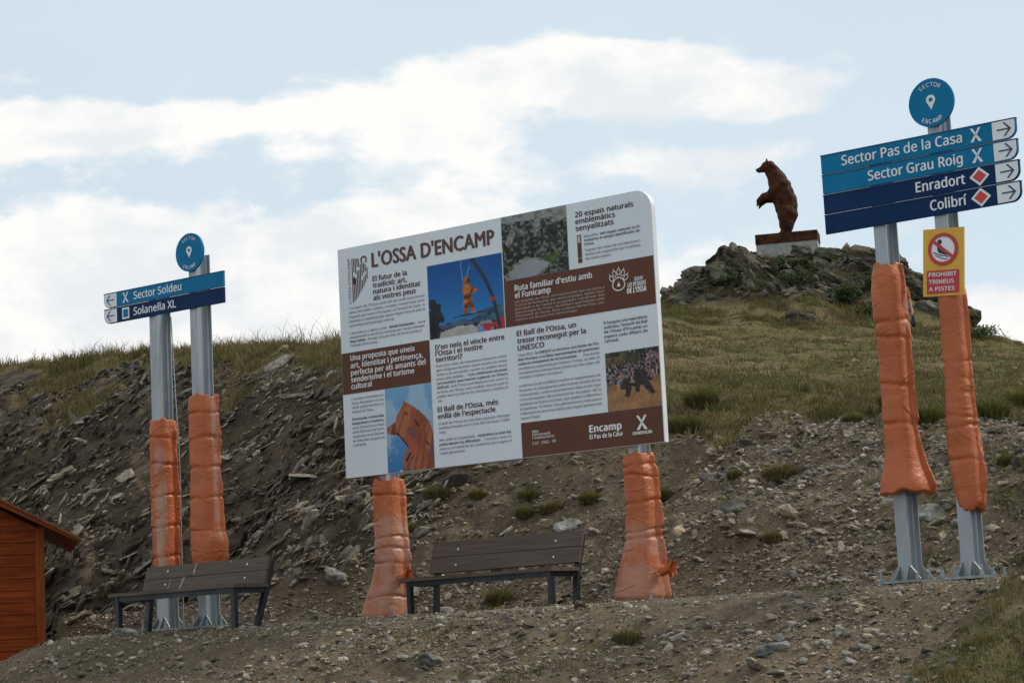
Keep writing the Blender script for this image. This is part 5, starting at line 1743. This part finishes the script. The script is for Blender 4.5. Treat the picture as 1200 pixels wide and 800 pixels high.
organic('shorts', [((-0.05, 0, 0.97), 0.125, (0.05, 0, 0.97), 0.125, 0.95), ((0.088, 0, 0.93), 0.118, (0.108, -0.085, 0.54), 0.092), ((-0.088, 0, 0.93), 0.118, (-0.108, 0.065, 0.54), 0.092)], M['shorts'], person, 0.014, 4)
organic('hair', [((0, 0.012, 1.635), 0.092, (0, -0.012, 1.672), 0.080), ((0, 0.045, 1.58), 0.065, (0, 0.04, 1.63), 0.08)], M['hair'], person, 0.012, 3)
for sx in (-1, 1):
    sw = 0.10 if sx > 0 else -0.08
    organic('shoe', [((0.12 * sx, sw * 0.4 + 0.03, 0.055), 0.052, (0.127 * sx, sw * 0.4 - 0.14, 0.04), 0.042), ((0.12 * sx, sw * 0.4 + 0.02, 0.06), 0.05, (0.12 * sx, sw * 0.4 + 0.01, 0.11), 0.048)], M['shoe'], person, 0.012, 3)
for me_o in ('eye',):
    for sx in (-1, 1):
        bm = bmesh.new(); bmesh.ops.create_uvsphere(bm, u_segments=10, v_segments=8, radius=0.012)
        bm_obj('eye', bm, M['shoe'], person, True, 0, (0.034 * sx, -0.098, 1.622))
bag = organic('shoulder_pouch', [((0.302, -0.03, 0.80), 0.03, (0.305, -0.03, 0.62), 0.062, 1.2), ((0.30, -0.03, 0.62), 0.055, (0.30, -0.02, 0.57), 0.045, 1.2)], M['bag'], None, 0.012, 3)
bag.location = (pX, pY, pZ - 0.02); bag.rotation_euler = (0, 0, R(-12))
tag(bag, 'dark cloth pouch held in the hand of the walker on the slope', 'bag')


# ------------------------------------------------------------------ rocks on the knoll, shrubs, tufts and single stones
def crag(label, x, y, z, size, rot, seed, group, name='rock_outcrop', sub=5, tone=(0.115, 0.103, 0.080), cat='rock'):
    bm = bmesh.new(); bmesh.ops.create_icosphere(bm, subdivisions=sub, radius=1.0)
    Vv = np.array([v_.co[:] for v_ in bm.verts]); Ff = np.array([[v_.index for v_ in f.verts] for f in bm.faces]); bm.free()
    p = Vv / np.maximum(np.abs(Vv).max(1, keepdims=True), 1e-6)
    Vv = 0.45 * Vv + 0.48 * p * 0.9
    S_ = np.array(size)
    X_ = Vv * S_
    a, b_, c_ = (X_ * (1.0 if size[0] > 0.3 else 0.75 / size[0])).T
    lay_ = np.floor((c_ + 0.35 * a + 0.25 * fbm(a * 1.2, b_ * 1.2, 3, seed)) * 5.5)
    off = (_hash(lay_.astype(np.int64), np.zeros(len(lay_), np.int64), seed) - 0.5)
    off2 = (_hash(lay_.astype(np.int64), np.ones(len(lay_), np.int64), seed) - 0.5)
    k_ = min(size) * 0.55
    X_[:, 0] += k_ * (0.5 * off + 0.8 * fbm(b_ * 1.6 + 3, c_ * 2.6, 4, seed + 1, 0.55))
    X_[:, 1] += k_ * (0.6 * off2 + 0.9 * fbm(a * 1.6, c_ * 3.0 + a * 1.0, 4, seed + 2, 0.6))
    X_[:, 2] += k_ * (0.9 * fbm(a * 1.3, b_ * 1.3, 4, seed + 3, 0.6) + 0.35 * np.abs(fbm(a * 5, b_ * 3, 3, seed + 4)))
    n_ = fbm(a * 2 + c_ * 3, b_ * 2 - c_ * 2, 4, seed + 5)
    C_ = np.array(tone)[None] * (1 + 0.9 * n_[:, None]) * (0.8 + 0.5 * (off + 0.5)[:, None])
    lich = sstep(fbm(a * 3 + 5, b_ * 3 + c_ * 4, 3, seed + 6), 0.12, 0.3)[:, None]
    C_ = C_ * (1 - 0.6 * lich) + np.array([0.13, 0.125, 0.05]) * 0.6 * lich
    o = np_mesh(name, X_, Ff, M['crag'] if size[0] > 0.3 else M['stone'], cols=np.clip(C_, 0.015, 0.5), smooth=False)
    o.location = (x, y, z)
    o.rotation_euler = rot
    return tag(o, label, cat, group)


RG = 'rock outcrops on the knoll'
crag('tall pale crag rising to the left below the bear pedestal', 6.75, 63.4, 10.35, (1.15, 0.8, 0.95), (0.1, 0.45, 0.3), 301, RG)
crag('ribbed grey crag running down the middle of the knoll, right of the tall pale crag', 7.45, 62.2, 9.75, (1.05, 0.7, 0.55), (0.1, 0.62, 0.1), 307, RG)
crag('low grey rock stepping out of the left shoulder of the knoll', 5.75, 63.3, 10.05, (0.75, 0.6, 0.45), (0.0, -0.3, 0.2), 311, RG)
crag('large dark rock overhanging the right shoulder of the knoll', 10.85, 64.0, 10.72, (0.95, 0.7, 0.42), (0.0, 0.12, -0.2), 313, RG, tone=(0.09, 0.082, 0.068))
crag('flat dark slab beside the right end of the pedestal', 9.75, 65.0, 11.18, (0.75, 0.5, 0.24), (0.0, 0.22, 0.1), 317, RG, tone=(0.11, 0.10, 0.08))
crag('long leaning slab in the middle of the right shoulder', 9.75, 63.4, 10.05, (0.9, 0.5, 0.26), (0.1, 0.5, 0.0), 319, RG, tone=(0.13, 0.12, 0.095))
crag('dark stepped rock behind the orange sleeve at the right end of the knoll', 11.55, 63.2, 9.75, (0.9, 0.7, 0.40), (0.0, 0.2, 0.3), 323, RG, tone=(0.10, 0.09, 0.075))
crag('small dark knob of rock directly under the pedestal', 8.85, 65.2, 11.35, (0.36, 0.3, 0.30), (0.0, 0.1, 0.0), 327, RG, sub=4, tone=(0.11, 0.10, 0.08))
crag('broad pale rock at the foot of the right shoulder', 10.75, 61.8, 8.95, (0.8, 0.5, 0.30), (0.0, 0.3, 0.1), 331, RG, tone=(0.14, 0.125, 0.10))
crag('low pale rock near the grass below the ribbed crag', 7.95, 59.3, 8.45, (0.55, 0.4, 0.30), (0.0, 0.3, 0.4), 337, RG, sub=4)
crag('small rock at the far left foot of the knoll beside the panel', 4.95, 62.8, 9.72, (0.55, 0.45, 0.30), (0.0, -0.2, 0.1), 341, RG, sub=4, tone=(0.12, 0.11, 0.09))
crag('grey rock at the right end of the knoll above the grass', 12.0, 62.2, 9.0, (0.65, 0.5, 0.28), (0.0, 0.25, 0.1), 343, RG, sub=4, tone=(0.13, 0.12, 0.10))
crag('rounded dark boulder below the flat slab', 9.2, 63.9, 10.55, (0.40, 0.35, 0.26), (0.0, 0.3, 0.5), 347, RG, sub=4, tone=(0.11, 0.10, 0.08))


crag('fractured dark rock at the far right of the knoll, showing between the two sleeves', 12.15, 63.4, 9.75, (0.85, 0.6, 0.45), (0.0, 0.35, 0.2), 351, RG, tone=(0.10, 0.09, 0.072))
crag('lowest dark rock on the right flank of the knoll, by the lone shrub', 12.75, 62.0, 8.85, (0.7, 0.5, 0.32), (0.0, 0.4, 0.1), 353, RG, tone=(0.09, 0.083, 0.066))


def shrub(label, x, y, z, rx, rz_, seed, lush):
    rng = np.random.default_rng(seed)
    o = empty('shrub', (x, y, z), 0, label, 'shrub', 'green shrubs on the knoll')
    bm = bmesh.new()
    tips = []
    for i in range(11):
        a = rng.uniform(0, 6.28); l = rng.uniform(0.4, 1.0)
        tip = Vector((math.cos(a) * rx * l * 0.8, math.sin(a) * rx * l * 0.8, rz_ * rng.uniform(0.5, 0.95)))
        add_tube(bm, (0.05 * math.cos(a), 0.05 * math.sin(a), -0.08), tip, 0.014, 0.004, 6)
        tips.append(tip)
    bm_obj('stem', bm, M['stem'], o)
    n_ = 2600
    cl = np.array([tips[i % len(tips)][:] for i in range(26)]) * rng.uniform(0.5, 1.05, (26, 1)) + rng.normal(0, 0.12 * rx, (26, 3))
    k_ = rng.integers(0, 26, n_)
    P_ = cl[k_] + rng.normal(0, 0.20, (n_, 3)) * np.array([rx, rx, rz_ * 0.8]) * 0.9
    P_[:, 2] = np.abs(P_[:, 2])
    s_ = rng.uniform(0.022, 0.045, n_)
    Rm = rot_zyx(rng.uniform(0, 6.28, n_), rng.uniform(-1.2, 1.2, n_), rng.uniform(-1.2, 1.2, n_))
    q = np.array([[-1, 0, 0], [0, -0.5, 0.12], [1.1, 0, 0], [0, 0.5, 0.12]])
    Vv = np.einsum('nij,kj->nki', Rm, q) * s_[:, None, None] + P_[:, None, :]
    tone = (np.array(lush) * (0.6 + 0.8 * rng.random(26))[:, None])[k_] * rng.uniform(0.7, 1.3, (n_, 1))
    np_mesh('foliage', Vv.reshape(-1, 3), (np.arange(n_) * 4)[:, None] + np.arange(4)[None], M['leaf'], o, cols=np.repeat(tone, 4, 0))
    return o


GRN = (0.062, 0.088, 0.022); DGR = (0.046, 0.066, 0.018)
for lb, x, y, rx, rz_, sd, g_ in [
        ('wide dark green shrub in the gully to the right of the ribbed crag', 8.15, 61.9, 0.62, 0.52, 401, DGR),
        ('bright green shrub above the ribbed crag, under the left end of the pedestal', 7.75, 63.7, 0.50, 0.40, 403, GRN),
        ('dark green shrub below the long leaning slab', 9.50, 62.0, 0.60, 0.42, 405, DGR),
        ('low bright shrub lowest on the right slope of the knoll', 10.15, 61.0, 0.55, 0.30, 407, GRN),
        ('shrub nearest to the middle of the pedestal', 8.65, 63.6, 0.40, 0.34, 409, GRN),
        ('dark spreading shrub between the flat slab and the dark stepped rock', 10.45, 62.9, 0.60, 0.36, 413, GRN),
        ('low green mat of shrub on the left flank of the tall pale crag', 6.35, 62.6, 0.45, 0.25, 415, GRN),
        ('spreading green shrub alone on the far right ridge against the sky', 12.45, 58.6, 0.95, 0.42, 411, GRN)]:
    shrub(lb, x, y, H(x, y) - (0.15 if sd == 411 else 0.03), rx, rz_, sd, g_)


def tuft_mesh(seed, n_, h, spread, cols):
    rng_state = np.random.default_rng(seed)
    r_ = spread * np.sqrt(rng_state.random(n_)); a = rng_state.uniform(0, 6.28, n_)
    X_, Y_ = r_ * np.cos(a), r_ * np.sin(a)
    hg = h * rng_state.uniform(0.45, 1.1, n_) * (1 - 0.4 * (r_ / spread) ** 2)
    col = np.array(cols)[rng_state.integers(0, len(cols), n_)] * rng_state.uniform(0.8, 1.6, (n_, 1))
    return blades(X_ * 0.6, Y_ * 0.6, np.zeros(n_), hg, np.full(n_, 0.0075), 0.15 + 0.95 * (r_ / spread) ** 1.2 * rng_state.uniform(0.6, 1.2, n_), col, col * 0.9 + STRAW * 0.12, a + rng_state.normal(0, 0.5, n_))


protos = []
for sd, n_, h, sp, cols in ((1, 700, 0.17, 0.13, (GREEN, GREEN, OLIVE)), (2, 1000, 0.19, 0.17, (GREEN, OLIVE, GREEN)), (3, 900, 0.15, 0.18, (OLIVE, GREEN, STRAW * 0.5)), (4, 1200, 0.26, 0.16, (GREEN * 1.15, GREEN, OLIVE))):
    v_, f_, c_ = tuft_mesh(sd, n_, h, sp, cols)
    o = np_mesh('grass_tuft', v_, f_, M['blade'], cols=c_)
    protos.append(o)
used = set()
TUFTS = [('bushy pale green tuft behind the seat gap of the bench under the panel', -0.28, 24.32, 3, 1.0), ('dark broad tuft in the middle of the scree right of the panel', 2.88, 24.10, 2, 1.5),
         ('dark tuft on the scree just above the middle of the panel bench backrest', 0.38, 25.60, 2, 1.2), ('small green tuft left of the darker one above the panel bench', 0.05, 25.73, 0, 1.1),
         ('tuft below the panel nearest to its left post, right of the orange sleeve', -0.99, 26.31, 2, 1.2), ('tuft highest under the bottom edge of the panel', -0.50, 26.23, 1, 0.8),
         ('green tuft under the panel right of its middle', 0.11, 26.0, 0, 1.2), ('pair of rounded clumps forming a tuft left of the right panel sleeve', 0.80, 25.44, 1, 0.9),
         ('tuft right beside the upper end of the right panel sleeve', 1.61, 24.91, 1, 1.0), ('big green tuft at the edge of the scree right of the panel edge', 2.34, 27.4, 3, 1.6),
         ('second big green tuft at the scree edge, nearer to the panel', 1.99, 26.14, 1, 1.6), ('tuft on the scree left of the splayed orange sleeve', 3.83, 24.85, 1, 0.9),
         ('tall green tuft between the two sleeves of the right sign', 4.50, 24.02, 3, 1.5), ('broad green tuft right of the slim orange sleeve', 5.24, 24.16, 1, 1.7),
         ('tuft on the grass edge just right of the splayed sleeve', 4.41, 25.34, 3, 1.4), ('small tuft beside the lower end of the slim sleeve', 4.45, 21.95, 0, 0.9),
         ('low tuft on the bank below the right panel sleeve', 0.79, 17.42, 2, 0.9), ('tuft at the right picture edge on the scree crest', 6.05, 26.2, 1, 1.8),
         ('small tuft alone on the scree below the grass edge right of the panel', 2.37, 24.12, 0, 0.8), ('green tuft on the right scree beyond the slim sleeve', 4.92, 22.08, 0, 1.1),
         ('tuft low on the scree above the terrace, left of the right sign', 2.49, 21.91, 2, 0.8), ('tuft beside the left panel sleeve at the foot of the dark rock', -1.32, 25.92, 0, 0.9)]
for lb, x, y, k, sc_ in TUFTS:
    if k not in used:
        o = protos[k]; used.add(k)
    else:
        o = protos[k].copy(); COL.objects.link(o)
    o.location = (x, y, H(x, y) - 0.01)
    o.rotation_euler = (0, 0, random.uniform(0, 6.28))
    o.scale = (sc_, sc_, sc_ * random.uniform(0.8, 1.0))
    tag(o, lb, 'grass tuft', 'grass tufts on the stony slopes')

SG = 'single larger stones on the stony ground'
for lb, x, y, size, rot, sd, g_ in [
        ('long flat grey stone on the bank below the right sign', 1.76, 15.94, (0.15, 0.08, 0.045), (0.1, -0.15, -0.3), 501, 0.15),
        ('angular grey stone on the bank below the panel bench', -0.78, 17.84, (0.10, 0.08, 0.06), (0, 0.2, 0.3), 503, 0.13),
        ('pale grey stone at the lip of the terrace between hut and left bench', -4.05, 22.35, (0.16, 0.1, 0.06), (0, 0.1, 0.2), 505, 0.19),
        ('grey slab lying on the scree between the two right posts', 4.02, 21.62, (0.21, 0.15, 0.05), (0.6, 0.1, -0.3), 507, 0.15),
        ('small pale stone beside the slim sleeve on the scree', 4.25, 21.3, (0.10, 0.07, 0.04), (0.5, 0.2, 0.5), 509, 0.19),
        ('wide flat stone on the scree under the left half of the panel', -0.62, 26.91, (0.20, 0.13, 0.04), (0.5, -0.3, -0.3), 511, 0.19),
        ('pale stone at the foot of the scree behind the left legs of the panel bench', -0.88, 24.3, (0.14, 0.1, 0.07), (0.4, 0.1, 0.2), 513, 0.20),
        ('light stone on the scree above the panel bench backrest', 0.53, 25.13, (0.19, 0.13, 0.06), (0.5, -0.1, 0.2), 515, 0.21),
        ('dark flat stone on the scree left of the right sign', 2.22, 22.8, (0.17, 0.12, 0.05), (0.5, -0.2, 0.3), 517, 0.07),
        ('pale round stone in the dark rock left of the left panel sleeve', -2.16, 25.47, (0.16, 0.12, 0.10), (0.3, 0.2, 0.2), 519, 0.20)]:
    crag(lb, x, y, H(x, y) + size[2] * 0.35, size, rot, sd, SG, 'loose_rock', 3, (g_, g_ * 0.97, g_ * 0.92), 'stone')
